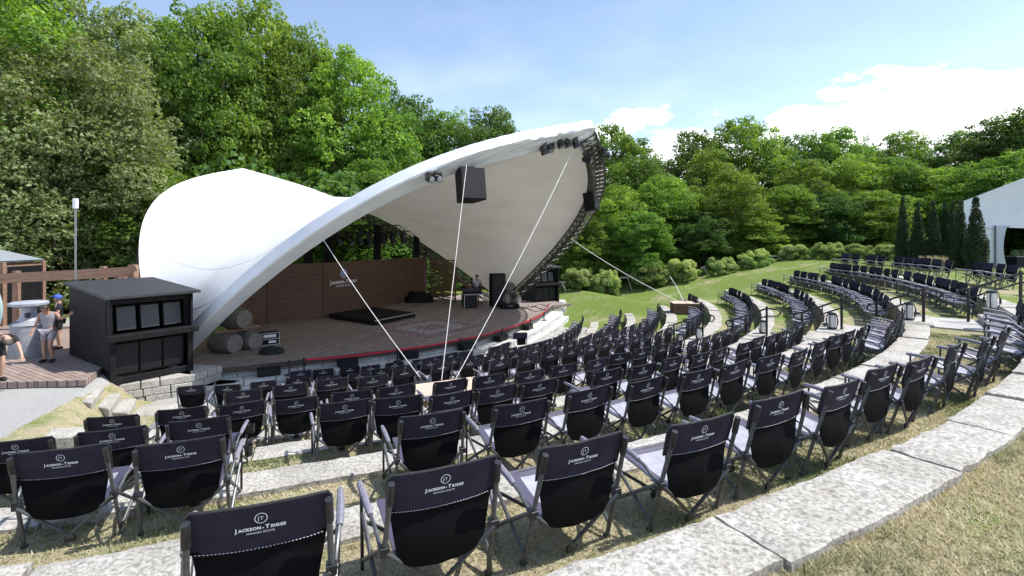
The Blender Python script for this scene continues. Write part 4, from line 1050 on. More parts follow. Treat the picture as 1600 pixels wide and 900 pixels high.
# ------------------------------------------------------------------ left side: shed, beam, pole, station, banner
zg = 1.4
sh = empty('garden_shed', 'orange brown boarded shed with grey tin roof at the left edge', 'shed', (-22, 24, zg))
def shp(px, py, d): return D(px, py, d)
mb = MB(); A = D(8, 500, 23); B = D(70, 500, 25)
for j in range(16):
    z = zg+.1+2.95*j/16; mb.bar((A.x, A.y, z), (B.x, B.y, z), .03, .155)
rel(sh, mb).obj('wall', M_cedar, sh)
mb = MB(); mb.bar((A.x, A.y+.08, zg+1.45), (B.x, B.y+.08, zg+1.45), .03, 2.85); rel(sh, mb).obj('backing', M_black, sh)
mb = MB(); d_ = (B-A).normalized(); n_ = Vector((-d_.y, d_.x, 0)); q1 = B+n_*5; mb.bar((B.x, B.y, zg+1.5), (q1.x, q1.y, zg+1.5), .04, 3.0); q2 = A+n_*5; mb.bar((A.x, A.y, zg+1.5), (q2.x, q2.y, zg+1.5), .04, 3.0); rel(sh, mb).obj('side_wall', M_cedar, sh)
for p in (A, B):
    mb = MB(); mb.bar((p.x, p.y-.1, zg), (p.x, p.y-.1, zg+3.1), .16); rel(sh, mb).obj('post', M_cedar, sh)
mb = MB(); t0 = D(-30, 432, 22); t1 = D(72, 424, 25); r0_ = A+n_*5-d_*3; r1_ = B+n_*5; hz1 = 3.15
mb.add([(A.x-d_.x*3, A.y-d_.y*3, zg+hz1), (B.x, B.y, zg+hz1), (r1_.x, r1_.y, zg+hz1+1.1), (r0_.x, r0_.y, zg+hz1+1.1)], [(0, 1, 2, 3)]); mb.add([(x, y, z-.05) for x, y, z in mb.v], [(3, 2, 1, 0)])
rel(sh, mb).obj('roof', M_tin, sh)
pg = empty('timber_beam', 'long reddish timber pergola beam behind the left speaker house', 'beam', (-20, 22, zg))
P0 = D(-10, 436, 21.8); P1 = D(210, 424, 22.6); P2 = D(95, 432, 22)
mb = MB(); mb.bar(P0, P1, .12, .42); rel(pg, mb).obj('beam', M_cedar, pg)
for t, w_ in ((.13, .2), (.75, .2), (.97, .3)):
    p = P0.lerp(P1, t); mb = MB(); mb.bar((p.x, p.y+.18, zg-.3), (p.x, p.y+.18, p.z+.3), w_); rel(pg, mb).obj('post', M_cedar, pg)
mb = MB(); mb.bar(D(196, 428, 22.4), D(214, 418, 22.4), .1, .2); mb.bar(D(180, 432, 22.5), D(300, 430, 27), .08, .2); rel(pg, mb).obj('rafter', M_cedar, pg)
pb = D(118, 442, 17.9)
r = empty('antenna_pole', 'thin pale pole with white box antenna above the left speaker house', 'antenna', (pb.x, pb.y, zbx))
mb = MB(); mb.tube([(0, 0, 2.6), (0, 0, (372-325)/F0*17.9+CZ-zbx)], .03, 8); mb.obj('pole', M_hoop, r); zt_ = (372-318)/F0*17.9+CZ-zbx
mb = MB(); mb.box((0, 0, zt_), (.15, .12, .36)); mb.obj('antenna_head', M_white, r, bevel=.02)
mb = MB(); mb.box((0, -.02, 2.85), (.22, .14, .3)); mb.obj('bracket', M_rail, r, bevel=.02)
# portable wash station
wsd = G(45, 556, zs); ws = empty('wash_station', 'grey plastic portable hand wash station on the side deck', 'wash station', tuple(wsd), .25)
mb = MB(); mb.lathe([(.52, 0), (.53, .04), (.50, .5), (.47, 1.05), (.50, 1.08), (.46, 1.14), (.30, 1.22)], (0, 0, 0), n=24); mb.obj('tank', M_grey, ws, smooth=True)
mb = MB(); mb.lathe([(.30, 1.22), (.24, 1.32), (.20, 1.5), (.22, 1.66), (.40, 1.72)], (0, 0, 0), n=24); mb.obj('pedestal', mat('pale plastic', (.42, .44, .50), .45, c2=(.30, .31, .36), nscale=4), ws, smooth=True)
mb = MB(); mb.lathe([(.45, 1.72), (.52, 1.74), (.53, 1.82), (.45, 1.86), (.001, 1.87)], (0, 0, 0), n=24); mb.obj('top', MATS['pale plastic'], ws, smooth=True)
mb = MB(); mb.box((.1, -.24, 1.42), (.12, .1, .16)); mb.obj('dispenser', M_plast, ws, bevel=.01)
bd = D(-6, 445, 15.5); bn = empty('feather_banner', 'pale mint banner cut by the left edge of the view', 'banner', tuple(G(-4, 512, zs)))
def bfn(u, v): return (-.62+.9*u*(.6+.4*sin(pi*min(1, v+.2))), .05*sin(u*5+v*3), .05+2.25*v)
mb = MB(); mb.grid(bfn, 6, 14); mb.obj('cloth', M_teal, bn, smooth=True); mb = MB(); mb.tube([(-.62, 0, 0), (-.62, 0, 2.4)], .02, 6); mb.obj('pole', M_hoop, bn)

# ------------------------------------------------------------------ people
def skin_mesh(name, verts, edges, m, parent, sub=2):
    """verts: list of (x,y,z,r[,r2])"""
    me = bpy.data.meshes.new(name); me.from_pydata([v[:3] for v in verts], edges, []); o = link(name, me, parent)
    mod = o.modifiers.new('skin', 'SKIN'); mod.use_smooth_shade = True
    for i, v in enumerate(verts):
        sv = me.skin_vertices[0].data[i]; sv.radius = (v[3], v[4] if len(v) > 4 else v[3])
    me.skin_vertices[0].data[0].use_root = True
    s = o.modifiers.new('sub', 'SUBSURF'); s.levels = sub; s.render_levels = sub
    dg = bpy.context.evaluated_depsgraph_get(); dg.update()
    m2 = bpy.data.meshes.new_from_object(o.evaluated_get(dg)); m2.name = name; o.modifiers.clear(); o.data = m2; m2.materials.clear(); m2.materials.append(m)
    m2.polygons.foreach_set('use_smooth', [True]*len(m2.polygons)); bpy.data.meshes.remove(me)
    return o
def person(label, loc, rz, J, skin, top, bottom, hair, hat=None, s=1.12, shoes=M_blk, sleeve=True, headtilt=0):
    """J: joints in metres, facing -y; keys pelvis chest neck head shoulderL elbowL handL ... hipL kneeL ankleL toeL"""
    root = empty('person', label, 'person', loc, rz); root.scale = (s, s, s)
    V = Vector; j = {k: V(v) for k, v in J.items()}
    names = ['pelvis', 'waist', 'chest', 'neck', 'jaw']; R = {'pelvis': (.135, .10), 'waist': (.115, .085), 'chest': (.15, .10), 'neck': (.055, .055), 'jaw': (.06, .07)}
    vs = [(*j[k], *R[k]) for k in names]; ed = [(0, 1), (1, 2), (2, 3), (3, 4)]
    hd = j['head']; up = (j['head']-j['neck']).normalized()
    vs.append((*(hd), .085, .10)); vs.append((*(hd+up*.075), .07, .08)); ed += [(4, 5), (5, 6)]
    for sd in 'LR':
        b = len(vs); vs += [(*j['shoulder'+sd], .058), (*j['elbow'+sd], .04), (*j['wrist'+sd], .027), (*j['hand'+sd], .032, .018)]; ed += [(2, b), (b, b+1), (b+1, b+2), (b+2, b+3)]
        hv = (j['hand'+sd]-j['wrist'+sd]).normalized(); side = hv.cross(V((0, 1, .1))).normalized()
        for q, (o_, l_) in enumerate(((-.028, .06), (-.010, .075), (.010, .072), (.028, .055))):
            f0_ = j['hand'+sd]+side*o_+hv*.02; b2_ = len(vs); vs += [(*(f0_), .009), (*(f0_+hv*l_*.6+V((0, -.008, 0))), .008), (*(f0_+hv*l_+V((0, -.02, 0))), .006)]; ed += [(b+3, b2_), (b2_, b2_+1), (b2_+1, b2_+2)]
        b2_ = len(vs); t0 = j['wrist'+sd]*.4+j['hand'+sd]*.6-side*.03; vs += [(*t0, .010), (*(t0-side*.025+hv*.04), .008)]; ed += [(b+3, b2_), (b2_, b2_+1)]
        b = len(vs); vs += [(*j['hip'+sd], .085), (*j['knee'+sd], .055), (*((j['knee'+sd]*.65+j['ankle'+sd]*.35)), .056), (*j['ankle'+sd], .036), (*j['toe'+sd], .032)]; ed += [(0, b), (b, b+1), (b+1, b+2), (b+2, b+3), (b+3, b+4)]
    body = skin_mesh('body', vs, ed, skin, root)
    # face
    f = V(J.get('face', (0, -1, 0))).normalized(); sidev = up.cross(f).normalized()
    mb = MB(); mb.lathe([(.018, 0), (.012, .02), (.004, .032)], hd+f*.088-up*.01, f, 8); mb.obj('nose', skin, body, smooth=True)
    for s_ in (-1, 1):
        mb = MB(); mb.lathe([(.012, 0), (.008, .006), (.001, .008)], hd+f*.088+sidev*s_*.032+up*.02, f, 8); mb.obj('eye', M_hair, body)
        mb = MB(); mb.box(hd+sidev*s_*.092, (.02, .035, .06)); mb.obj('ear', skin, body, bevel=.006)
    mb = MB(); mb.box(hd+f*.084-up*.05, (.045, .012, .010)); mb.obj('mouth', mat('lips', (.35, .12, .10), .5), body)
    # hair or cap: shell over the skull
    mb = MB()
    def cap(u, v):
        a = 2*pi*u; b = v*radians(100 if hair else 82); n = up*cos(b)+(sidev*cos(a)+f*sin(a))*sin(b)
        if sin(a) > .2 and b > radians(60): n = up*cos(radians(60))+(sidev*cos(a)+f*sin(a))*sin(radians(60))
        return hd+up*.025+n*.112
    mb.grid(cap, 18, 8); mb.obj('hair' if not hat else 'cap', hat or hair, root, smooth=True)
    if hat:
        mb = MB(); c0 = hd+up*.07; mb.add([c0+sidev*.07+f*.07, c0-sidev*.07+f*.07, c0-sidev*.06+f*.19-up*.015, c0+sidev*.06+f*.19-up*.015, c0+sidev*.07+f*.07+up*.012, c0-sidev*.07+f*.07+up*.012, c0-sidev*.06+f*.19, c0+sidev*.06+f*.19], [(3, 2, 1, 0), (4, 5, 6, 7), (0, 1, 5, 4), (1, 2, 6, 5), (2, 3, 7, 6), (3, 0, 4, 7)]); mb.obj('cap_peak', hat, root)
    # clothes
    e = .018; vs = [(*j['pelvis'], .15+e*.3, .115+e*.3), (*j['waist'], .122+e, .09+e), (*j['chest'], .153+e, .105+e), (*((j['chest']+j['neck'])/2), .09, .08)]; ed = [(0, 1), (1, 2), (2, 3)]
    for sd in 'LR':
        b = len(vs); vs.append((*j['shoulder'+sd], .062+e)); ed.append((2, b))
        if sleeve: vs.append((*(j['shoulder'+sd]*.35+j['elbow'+sd]*.65), .045+e)); ed.append((b, b+1))
    skin_mesh('shirt', vs, ed, top, root)
    vs = [(*(j['pelvis']+(j['waist']-j['pelvis'])*.25), .14+e, .11+e)]; ed = []
    for sd in 'LR':
        b = len(vs); h_, k_ = j['hip'+sd], j['knee'+sd]; vs += [(*h_, .09+e), (*(h_*.25+k_*.75), .07+e)]; ed += [(0, b), (b, b+1)]
    skin_mesh('shorts', vs, ed, bottom, root)
    for sd in 'LR':
        a, t = j['ankle'+sd], j['toe'+sd]; mb = MB(); d_ = (t-a); d_.z = 0; d_.normalize(); R = Matrix(((d_.y, d_.x, 0), (-d_.x, d_.y, 0), (0, 0, 1))); c0 = V((a.x, a.y, 0))+d_*.06
        mb.box((c0.x, c0.y, .05+(a.z-.08)*1.0), (.095, .27, .085), R, .8); mb.obj('shoe', shoes, root, bevel=.02)
    return root
stand = dict(pelvis=(0, 0, .95), waist=(0, 0, 1.12), chest=(0, 0, 1.34), neck=(0, 0, 1.50), jaw=(0, -.02, 1.55), head=(0, -.02, 1.64),
    shoulderL=(-.19, 0, 1.42), shoulderR=(.19, 0, 1.42), elbowL=(-.25, 0, 1.15), elbowR=(.25, 0, 1.15), wristL=(-.26, -.08, .92), wristR=(.26, -.08, .92), handL=(-.26, -.1, .85), handR=(.26, -.1, .85),
    hipL=(-.10, 0, .90), hipR=(.10, 0, .90), kneeL=(-.11, -.02, .50), kneeR=(.11, -.02, .50), ankleL=(-.11, .02, .09), ankleR=(.11, .02, .09), toeL=(-.12, -.12, .04), toeR=(.12, -.12, .04))
def J(**k): d = dict(stand); d.update(k); return d
# woman in grey, head bowed, arms out, stepping; seen from the side
wj = J(chest=(0, -.03, 1.32), neck=(0, -.08, 1.47), jaw=(0, -.12, 1.49), head=(0, -.15, 1.56), face=(0, -1, -.6), elbowL=(-.27, -.03, 1.16), wristL=(-.28, -.18, .96), handL=(-.28, -.22, .90), elbowR=(.34, -.05, 1.24), wristR=(.52, -.05, 1.36), handR=(.58, -.05, 1.40), kneeR=(.12, -.14, .52), ankleR=(.12, -.02, .10), toeR=(.13, -.15, .05))
person('woman in grey vest and shorts walking with bowed head beside the speaker house', tuple(G(76, 566, zs)), radians(12), wj, M_skin2, M_gryc, M_gryc, M_hair, sleeve=False)
mj = J(face=(-.7, -.7, 0), elbowR=(.30, -.08, 1.16), wristR=(.24, -.28, 1.08), handR=(.20, -.34, 1.08))
person('man in blue cap and dark shirt standing behind the woman in grey', tuple(G(92, 545, zs)), radians(-40), mj, M_skin, M_blk, M_blk, M_hair, hat=M_blu)
bj = J(pelvis=(0, .10, .88), waist=(0, -.05, 1.02), chest=(0, -.28, 1.12), neck=(0, -.45, 1.14), jaw=(0, -.5, 1.12), head=(0, -.56, 1.08), face=(0, -.5, -1), shoulderL=(-.19, -.36, 1.10), shoulderR=(.19, -.36, 1.10), elbowL=(-.24, -.45, .84), elbowR=(.24, -.50, .86), wristL=(-.22, -.55, .62), wristR=(.22, -.68, .68), handL=(-.22, -.58, .55), handR=(.22, -.72, .61), hipL=(-.10, .08, .86), hipR=(.10, .08, .86), kneeL=(-.12, 0, .48), kneeR=(.12, 0, .48), ankleL=(-.12, .08, .09), ankleR=(.12, .08, .09), toeL=(-.13, -.06, .04), toeR=(.13, -.06, .04))
person('man in black bending forward at the left edge of the side deck', tuple(G(-6, 597, zs)), radians(65), bj, M_skin, M_blk, M_blk, M_hair, s=1.15)
dj = J(elbowL=(-.26, -.18, 1.16), wristL=(-.2, -.42, 1.12), handL=(-.18, -.48, 1.1), elbowR=(.26, -.18, 1.16), wristR=(.2, -.42, 1.12), handR=(.18, -.48, 1.1), head=(0, -.05, 1.63), face=(-.2, -1, -.5))
person('performer in a pale blue shirt standing behind the music table', tuple(G(745, 473.5, ZD)), .2, dj, M_skin2, M_shirt, M_blk, M_hair, s=1.15)
# ------------------------------------------------------------------ trees
def leaf_mesh(name, clumps, per, lw, m, rnd, up=.5, droop=0.0, tone0=.5, ns=2.2):
    """clumps: (centre, radius, flat, tonebias)"""
    vs = []; fs = []; tone = []
    for c, R, fl, tb in clumps:
        for _ in range(int(per*(R/.2)**1.6)):
            # shell biased
            while True:
                q = Vector((rnd.uniform(-1, 1), rnd.uniform(-1, 1), rnd.uniform(-1, 1))); l = q.length
                if .25 < l < 1: break
            q = q.normalized()*(l**.45); q.z *= fl
            if q.z < -.35*fl: q.z *= .55
            p = c+q*R
            if droop: p.z -= droop*R*(q.x*q.x+q.y*q.y)*rnd.random()
            nrm = Vector((rnd.gauss(0, 1), rnd.gauss(0, 1), rnd.gauss(0, 1)+up*1.8))+q*1.1; nrm.normalize()
            t = nrm.cross(Vector((rnd.gauss(0, 1), rnd.gauss(0, 1), rnd.gauss(0, 1)))).normalized(); b = nrm.cross(t)
            w = lw*rnd.uniform(.6, 1.25); h = w*rnd.uniform(.9, 1.5) if not droop else w*2.2
            o = len(vs)
            vs += [tuple(p-t*w*.5), tuple(p+b*h*.45-nrm*w*.12), tuple(p+t*w*.5), tuple(p-b*h*.45-nrm*w*.12)]; fs.append((o, o+1, o+2, o+3))
            tone.append(min(1, max(0, tone0+tb+rnd.gauss(0, .2))))
    me = bpy.data.meshes.new(name); me.from_pydata(vs, [], fs); me.update()
    at = me.attributes.new('tone', 'FLOAT', 'FACE'); at.data.foreach_set('value', tone); me.materials.append(m); return me
def tree_proto(seed, m, kind='maple'):
    rnd = random.Random(seed)
    # unit tree: height 1 (z 0..1), crown radius about .30
    cl = []; tips = []
    n = {'maple': 135, 'willow': 140, 'light': 120}[kind]
    for i in range(n):
        for _ in range(40):
            z = rnd.uniform(.06, .96); prof = sin(pi*min(1, max(0, (z+.10)/1.12))**.85)**.6
            r = .30*prof*(rnd.random()**.35); a = rnd.uniform(0, 2*pi)
            c = Vector((r*cos(a), r*sin(a), z))
            if all((c-o[0]).length > .048 for o in cl): break
        R = rnd.uniform(.055, .098)*(1 if z < .85 else .8)
        cl.append((c, R, rnd.uniform(.75, 1.05), rnd.gauss(0, .14))); tips.append(c)
        for _ in range(rnd.randint(1, 3)):     # satellite sprays break the outline
            d = Vector((rnd.gauss(0, 1), rnd.gauss(0, 1), rnd.gauss(0, .7))).normalized()
            cl.append((c+d*R*1.05+Vector((c.x, c.y, 0))*.06, R*rnd.uniform(.35, .6), .85, rnd.gauss(0, .16)))
    per = 520 if kind != 'willow' else 620
    me = leaf_mesh('crown', cl, per*2.5, .0125 if kind != 'willow' else .0085, m, rnd, up=.6, droop=.5 if kind == 'willow' else 0)
    # one continuous trunk with limbs
    mb = MB(); top = Vector((rnd.uniform(-.03, .03), rnd.uniform(-.03, .03), .62))
    tr = [Vector((0, 0, -.02)), Vector((rnd.uniform(-.01, .01), 0, .2)), Vector((rnd.uniform(-.02, .02), rnd.uniform(-.02, .02), .45)), top]
    tr = smooth_poly(tr, 3); m_ = len(tr); mb.tube(tr, [.017*(1-.8*i/(m_-1)) for i in range(m_)], 8)
    for c in tips[::4]:
        k = min(m_-2, max(1, int((c.z*.62)*m_))); p = tr[k]; mid = p.lerp(c, .5)+Vector((0, 0, -.02)); mb.tube([p, mid, c], [.006, .004, .0018], 5)
    return me, mb.mesh('trunk', M_bark, True)
PROT = {'maple': [tree_proto(s, L_maple) for s in (1, 2, 3, 9)], 'light': [tree_proto(s, L_light, 'light') for s in (4, 5, 10)], 'dark': [tree_proto(s, L_dark) for s in (6, 7)], 'willow': [tree_proto(s, L_willow, 'willow') for s in (8,)]}
def tree(px, topy, d, rad, kind, lab, grp='trees of the wood around the theatre', bot=None):
    x = (px-800)/F0*d; zb_ = max(0, HN(x, d)-.1) if d < 200 else 0; ztop = CZ-(topy-YH)/F0*d; h = (ztop-zb_)/.985
    r = empty('tree', lab, 'tree', (x, d, zb_), random.uniform(0, 6.28), grp)
    cm, tm = random.choice(PROT[kind]); s = rad/.31*(.84 if px > 900 else 1)
    c = link('crown', cm, r); c.scale = (s, s, h); t = link('trunk', tm, r); t.scale = (s*.8+.2*h, s*.8+.2*h, h)
    return r
T = [
 # left wood
 (-40, -90, 30, 6.0, 'light', 'yellowish green tree cut off by the left edge of the view'),
 (118, 62, 31, 5.2, 'willow', 'grey green willow-like tree at left, behind the shed and pole'),
 (30, 215, 29, 4.2, 'willow', 'low grey green tree just behind the shed roof'),
 (60, -60, 42, 6.5, 'dark', 'tall dark tree rising out of frame behind the grey willow'),
 (190, 12, 44, 6.5, 'willow', 'pale willow tree rising behind the grey willow at upper left'),
 (205, 240, 33, 4.2, 'maple', 'low green tree just left of the white canopy'),
 (-10, 120, 38, 5.5, 'maple', 'middle sized tree at the far left edge of the wood'),
 (262, 40, 50, 6.2, 'maple', 'tall tree left of the highest skyline maple'),
 (320, 14, 47, 6.0, 'maple', 'tall skyline maple above the left half of the canopy'),
 (405, 8, 52, 6.6, 'light', 'tallest light green maple above the rear canopy peak'),
 (470, 48, 52, 5.2, 'maple', 'tree on the skyline just right of the tallest maple'),
 (545, 92, 52, 6.4, 'light', 'bright green rounded tree behind the crossing of the canopy arches'),
 (300, 160, 50, 5.6, 'dark', 'shady tree behind the rear canopy peak, left side'),
 (400, 190, 56, 5.6, 'maple', 'shady maple directly behind the rear canopy peak'),
 (480, 200, 56, 5.2, 'light', 'leafy tree right behind the dip of the canopy'),
 (600, 165, 52, 5.5, 'maple', 'tree above the middle of the front canopy arch'),
 (640, 148, 60, 5.4, 'dark', 'dark round topped tree on the skyline left of centre'),
 (700, 176, 60, 5.0, 'maple', 'lower skyline tree above the hanging speaker'),
 (765, 170, 58, 5.2, 'dark', 'skyline tree left of the canopy peak'),
 (590, 250, 46, 4.8, 'maple', 'tree seen through the gap under the canopy arches, left'),
 (660, 265, 48, 4.8, 'dark', 'tree seen through the gap under the canopy arches, right'),
 (830, 215, 60, 5.5, 'maple', 'tree hidden mostly behind the canopy peak'),
 # right wood, back row
 (955, 196, 62, 6.0, 'maple', 'tree just right of the canopy peak on the skyline'),
 (1015, 250, 60, 4.6, 'dark', 'lower dark tree in the skyline notch right of the canopy'),
 (1085, 205, 66, 6.2, 'dark', 'broad dark tree left of the highest centre right tree'),
 (1160, 186, 64, 6.6, 'maple', 'highest tree of the centre right skyline'),
 (1235, 212, 66, 5.2, 'dark', 'skyline tree just right of the highest centre right tree'),
 (1312, 200, 68, 5.0, 'maple', 'open crowned skyline tree above the shrubs on the right'),
 (1352, 225, 70, 4.2, 'dark', 'small skyline tree between two taller ones at right'),
 (1412, 206, 66, 5.2, 'maple', 'skyline tree above the leftmost columnar cedar'),
 (1450, 250, 70, 4.4, 'dark', 'low dark tree in the skyline gap by the cedars'),
 (1500, 206, 62, 5.2, 'maple', 'tree behind the cedars with broken top'),
 (1570, 180, 56, 6.0, 'dark', 'tall dark tree behind the marquee roof'),
 (1640, 165, 54, 6.2, 'maple', 'tree cut off by the right edge above the marquee'),
 # right wood, front row
 (905, 330, 50, 3.8, 'light', 'small bright tree right beside the canopy arch foot'),
 (965, 292, 52, 4.6, 'light', 'bright green tree right of the fixed speaker'),
 (1035, 275, 53, 4.6, 'maple', 'front row tree above the pair of left shrubs'),
 (1100, 330, 50, 3.6, 'dark', 'low shady tree behind the left shrubs'),
 (1145, 268, 52, 4.6, 'light', 'bright front row tree at the middle of the wood edge'),
 (1205, 300, 54, 4.2, 'dark', 'shady front row tree above the middle shrubs'),
 (1265, 250, 55, 5.0, 'maple', 'large front row tree above the middle shrubs'),
 (1330, 246, 56, 5.0, 'light', 'large bright front row tree above the right shrubs'),
 (1395, 245, 55, 4.8, 'maple', 'front row tree just left of the cedars'),
 (1465, 265, 52, 4.6, 'light', 'bright tree behind the middle cedars'),
 (1545, 252, 48, 4.8, 'light', 'bright tree showing over the marquee gable'),
 (1610, 235, 46, 4.8, 'maple', 'tree at the right edge behind the marquee'),
 (1000, 330, 49, 3.8, 'maple', 'small rounded tree low behind the left shrub pair'),
 (1062, 300, 56, 4.4, 'light', 'pale tree between the left shrubs and the dark broad tree'),
 (1175, 330, 50, 3.8, 'light', 'low bright tree over the fourth shrub'),
 (1232, 290, 52, 4.2, 'light', 'narrow bright tree over the fifth shrub'),
 (1298, 300, 51, 4.0, 'dark', 'low dark tree over the right shrubs'),
 (1365, 300, 50, 4.0, 'light', 'low bright tree beside the leftmost cedar'),
 (1110, 235, 60, 4.6, 'maple', 'mid height tree behind the broad dark one'),
 (1425, 280, 56, 4.2, 'maple', 'tree filling the gap above the second cedar'),
 (990, 215, 64, 4.6, 'maple', 'skyline tree between the canopy and the broad dark tree'),
 (1275, 208, 67, 4.4, 'maple', 'narrow skyline tree left of the open crowned one'),
]
random.seed(21)
for a in T: tree(*a)
# deep undergrowth beyond the first trees, one mass
def woodland():
    rnd = random.Random(5); vs = []; fs = []; tone = []
    for i in range(120000):
        px = rnd.uniform(-180, 1850); d = rnd.uniform(56, 84); x = (px-800)/F0*d
        if px < 560: d -= 16; x = (px-800)/F0*d
        hmax = (11 if px < 900 else 9)*(1+.3*mnoise.noise((x*.2, d*.2, 0)))
        z = rnd.random()**.8*hmax; 
        p = Vector((x, d, z)); w = rnd.uniform(.3, .65); n_ = Vector((rnd.gauss(0, 1), rnd.gauss(0, 1), rnd.gauss(.4, 1))).normalized(); t = n_.orthogonal().normalized(); b = n_.cross(t); o = len(vs)
        vs += [tuple(p-t*w*.5), tuple(p+b*w*.5), tuple(p+t*w*.5), tuple(p-b*w*.5)]; fs.append((o, o+1, o+2, o+3)); tone.append(rnd.random())
    me = bpy.data.meshes.new('undergrowth'); me.from_pydata(vs, [], fs); me.update(); at = me.attributes.new('tone', 'FLOAT', 'FACE'); at.data.foreach_set('value', tone); me.materials.append(L_dark)
    tag(link('undergrowth', me), 'dense dark undergrowth filling the wood between the trunks', 'undergrowth', kind='stuff')
woodland()
# low shrubs left
def bush_proto(seed, m, flat=.8):
    rnd = random.Random(seed); cl = []
    for i in range(60):
        a = rnd.uniform(0, 2*pi); z = rnd.uniform(.1, 1); r = .92*sqrt(max(0, 1-((z-.42)/.66)**2))*(rnd.random()**.25)
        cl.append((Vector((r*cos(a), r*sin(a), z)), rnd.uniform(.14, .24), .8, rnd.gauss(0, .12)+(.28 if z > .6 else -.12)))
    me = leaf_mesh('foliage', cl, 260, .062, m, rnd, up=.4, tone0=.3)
    mb = MB(); 
    for i in range(7):
        a = i*.9; mb.tube([(0.02*cos(a), .02*sin(a), -.05), (.25*cos(a), .25*sin(a), .35), (.5*cos(a), .5*sin(a), .75)], [.035, .025, .01], 5)
    return me, mb.mesh('stems', M_bark)
BP = [bush_proto(40, L_bush), bush_proto(41, L_bush), bush_proto(42, L_bush)]
bl = [(926, 444, 10, 18, 46), (903, 457, 26, 37, 45), (948, 457, 22, 37, 45), (1014, 449, 28, 39, 46), (1066, 445, 28, 40, 46), (1124, 436, 26, 35, 46), (1179, 424, 27, 36, 46), (1241, 414, 24, 32, 46), (1292, 408, 25, 30, 45), (1340, 405, 25, 25, 44), (1386, 404, 22, 22, 43), (1420, 404, 18, 18, 42)]
random.seed(5)
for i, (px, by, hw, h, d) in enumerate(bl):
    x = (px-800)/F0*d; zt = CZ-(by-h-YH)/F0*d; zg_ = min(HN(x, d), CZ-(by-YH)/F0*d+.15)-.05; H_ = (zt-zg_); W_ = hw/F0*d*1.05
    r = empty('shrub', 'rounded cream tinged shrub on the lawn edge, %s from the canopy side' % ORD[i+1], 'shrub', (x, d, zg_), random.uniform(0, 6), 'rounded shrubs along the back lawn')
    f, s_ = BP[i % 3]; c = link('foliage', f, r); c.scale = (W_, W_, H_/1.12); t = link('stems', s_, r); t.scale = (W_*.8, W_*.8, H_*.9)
# columnar cedars
def cyp_proto(seed):
    rnd = random.Random(seed); cl = []
    for i in range(150):
        z = rnd.uniform(.0, .97); r = (.95*(1-z)**.75+.05)*(.55+.45*min(1, z*6)); a = rnd.uniform(0, 2*pi); q = r*(.45+.35*rnd.random())
        cl.append((Vector((q*cos(a), q*sin(a), z*5)), max(.12, .34*(1-z)+.08), 1.5, rnd.gauss(0, .12)))
    me = leaf_mesh('foliage', cl, 110, .075, L_cyp, rnd, up=.2, tone0=.45)
    for v in me.vertices: v.co.z /= 5
    mb = MB(); mb.tube([(0, 0, -.02), (0, 0, .5), (0, 0, .93)], [.12, .07, .02], 6); return me, mb.mesh('trunk', M_bark)
CP = [cyp_proto(50), cyp_proto(51)]
cy = [(1411, 305, 12, 36), (1434, 313, 13, 35), (1458, 312, 13, 34), (1477, 314, 13, 34.5), (1489, 314, 12, 32.5), (1500, 312, 14, 31.5), (1525, 305, 18, 30)]
cyn = ['leftmost slim dark columnar cedar by the marquee', 'second slim dark cedar from the left, standing a little apart', 'third slim dark cedar from the left', 'narrow cedar at the middle of the cedar row', 'cedar third from the right in the row', 'cedar just left of the widest one', 'widest dark columnar cedar in front of the marquee gable']
for i, (px, ty, hw, d) in enumerate(cy):
    x = (px-800)/F0*d; zg_ = 3.6; zt = CZ-(ty-YH)/F0*d; W_ = hw/F0*d*1.05
    r = empty('cedar', cyn[i], 'cedar', (x, d, zg_), i*1.3, 'columnar cedars beside the marquee')
    f, s_ = CP[i % 2]; c = link('foliage', f, r); c.scale = (W_, W_, (zt-zg_)); t = link('trunk', s_, r); t.scale = (W_, W_, zt-zg_)
# ornamental grass tufts
gm = bpy.data.meshes.new('blades'); vs = []; fs = []; tn = []
rnd = random.Random(8)
for i in range(160):
    a = rnd.uniform(0, 6.28); l = rnd.uniform(.5, 1); b = rnd.uniform(.05, .5); o = len(vs); ca, sa = cos(a), sin(a)
    vs += [(-sa*.012, ca*.012, 0), (sa*.012, -ca*.012, 0), (ca*b*.5+sa*.01, sa*b*.5-ca*.01, l*.7), (ca*b, sa*b, l)]; fs.append((o, o+1, o+2, o+3)); tn.append(rnd.uniform(.5, 1))
gm.from_pydata(vs, [], fs); gm.update(); at = gm.attributes.new('tone', 'FLOAT', 'FACE'); at.data.foreach_set('value', tn); gm.materials.append(L_grass)
for i, px in enumerate((1446, 1459, 1470)):
    p = D(px, 400, 30.5); o = link('grass_tuft', gm); o.location = (p.x, p.y, 3.6); o.scale = (.8, .8, 1.0); tag(o, 'pale feathery grass tuft before the dark cedars, %s from the left' % ORD[i+1], 'grass tuft', 'feathery grass tufts')
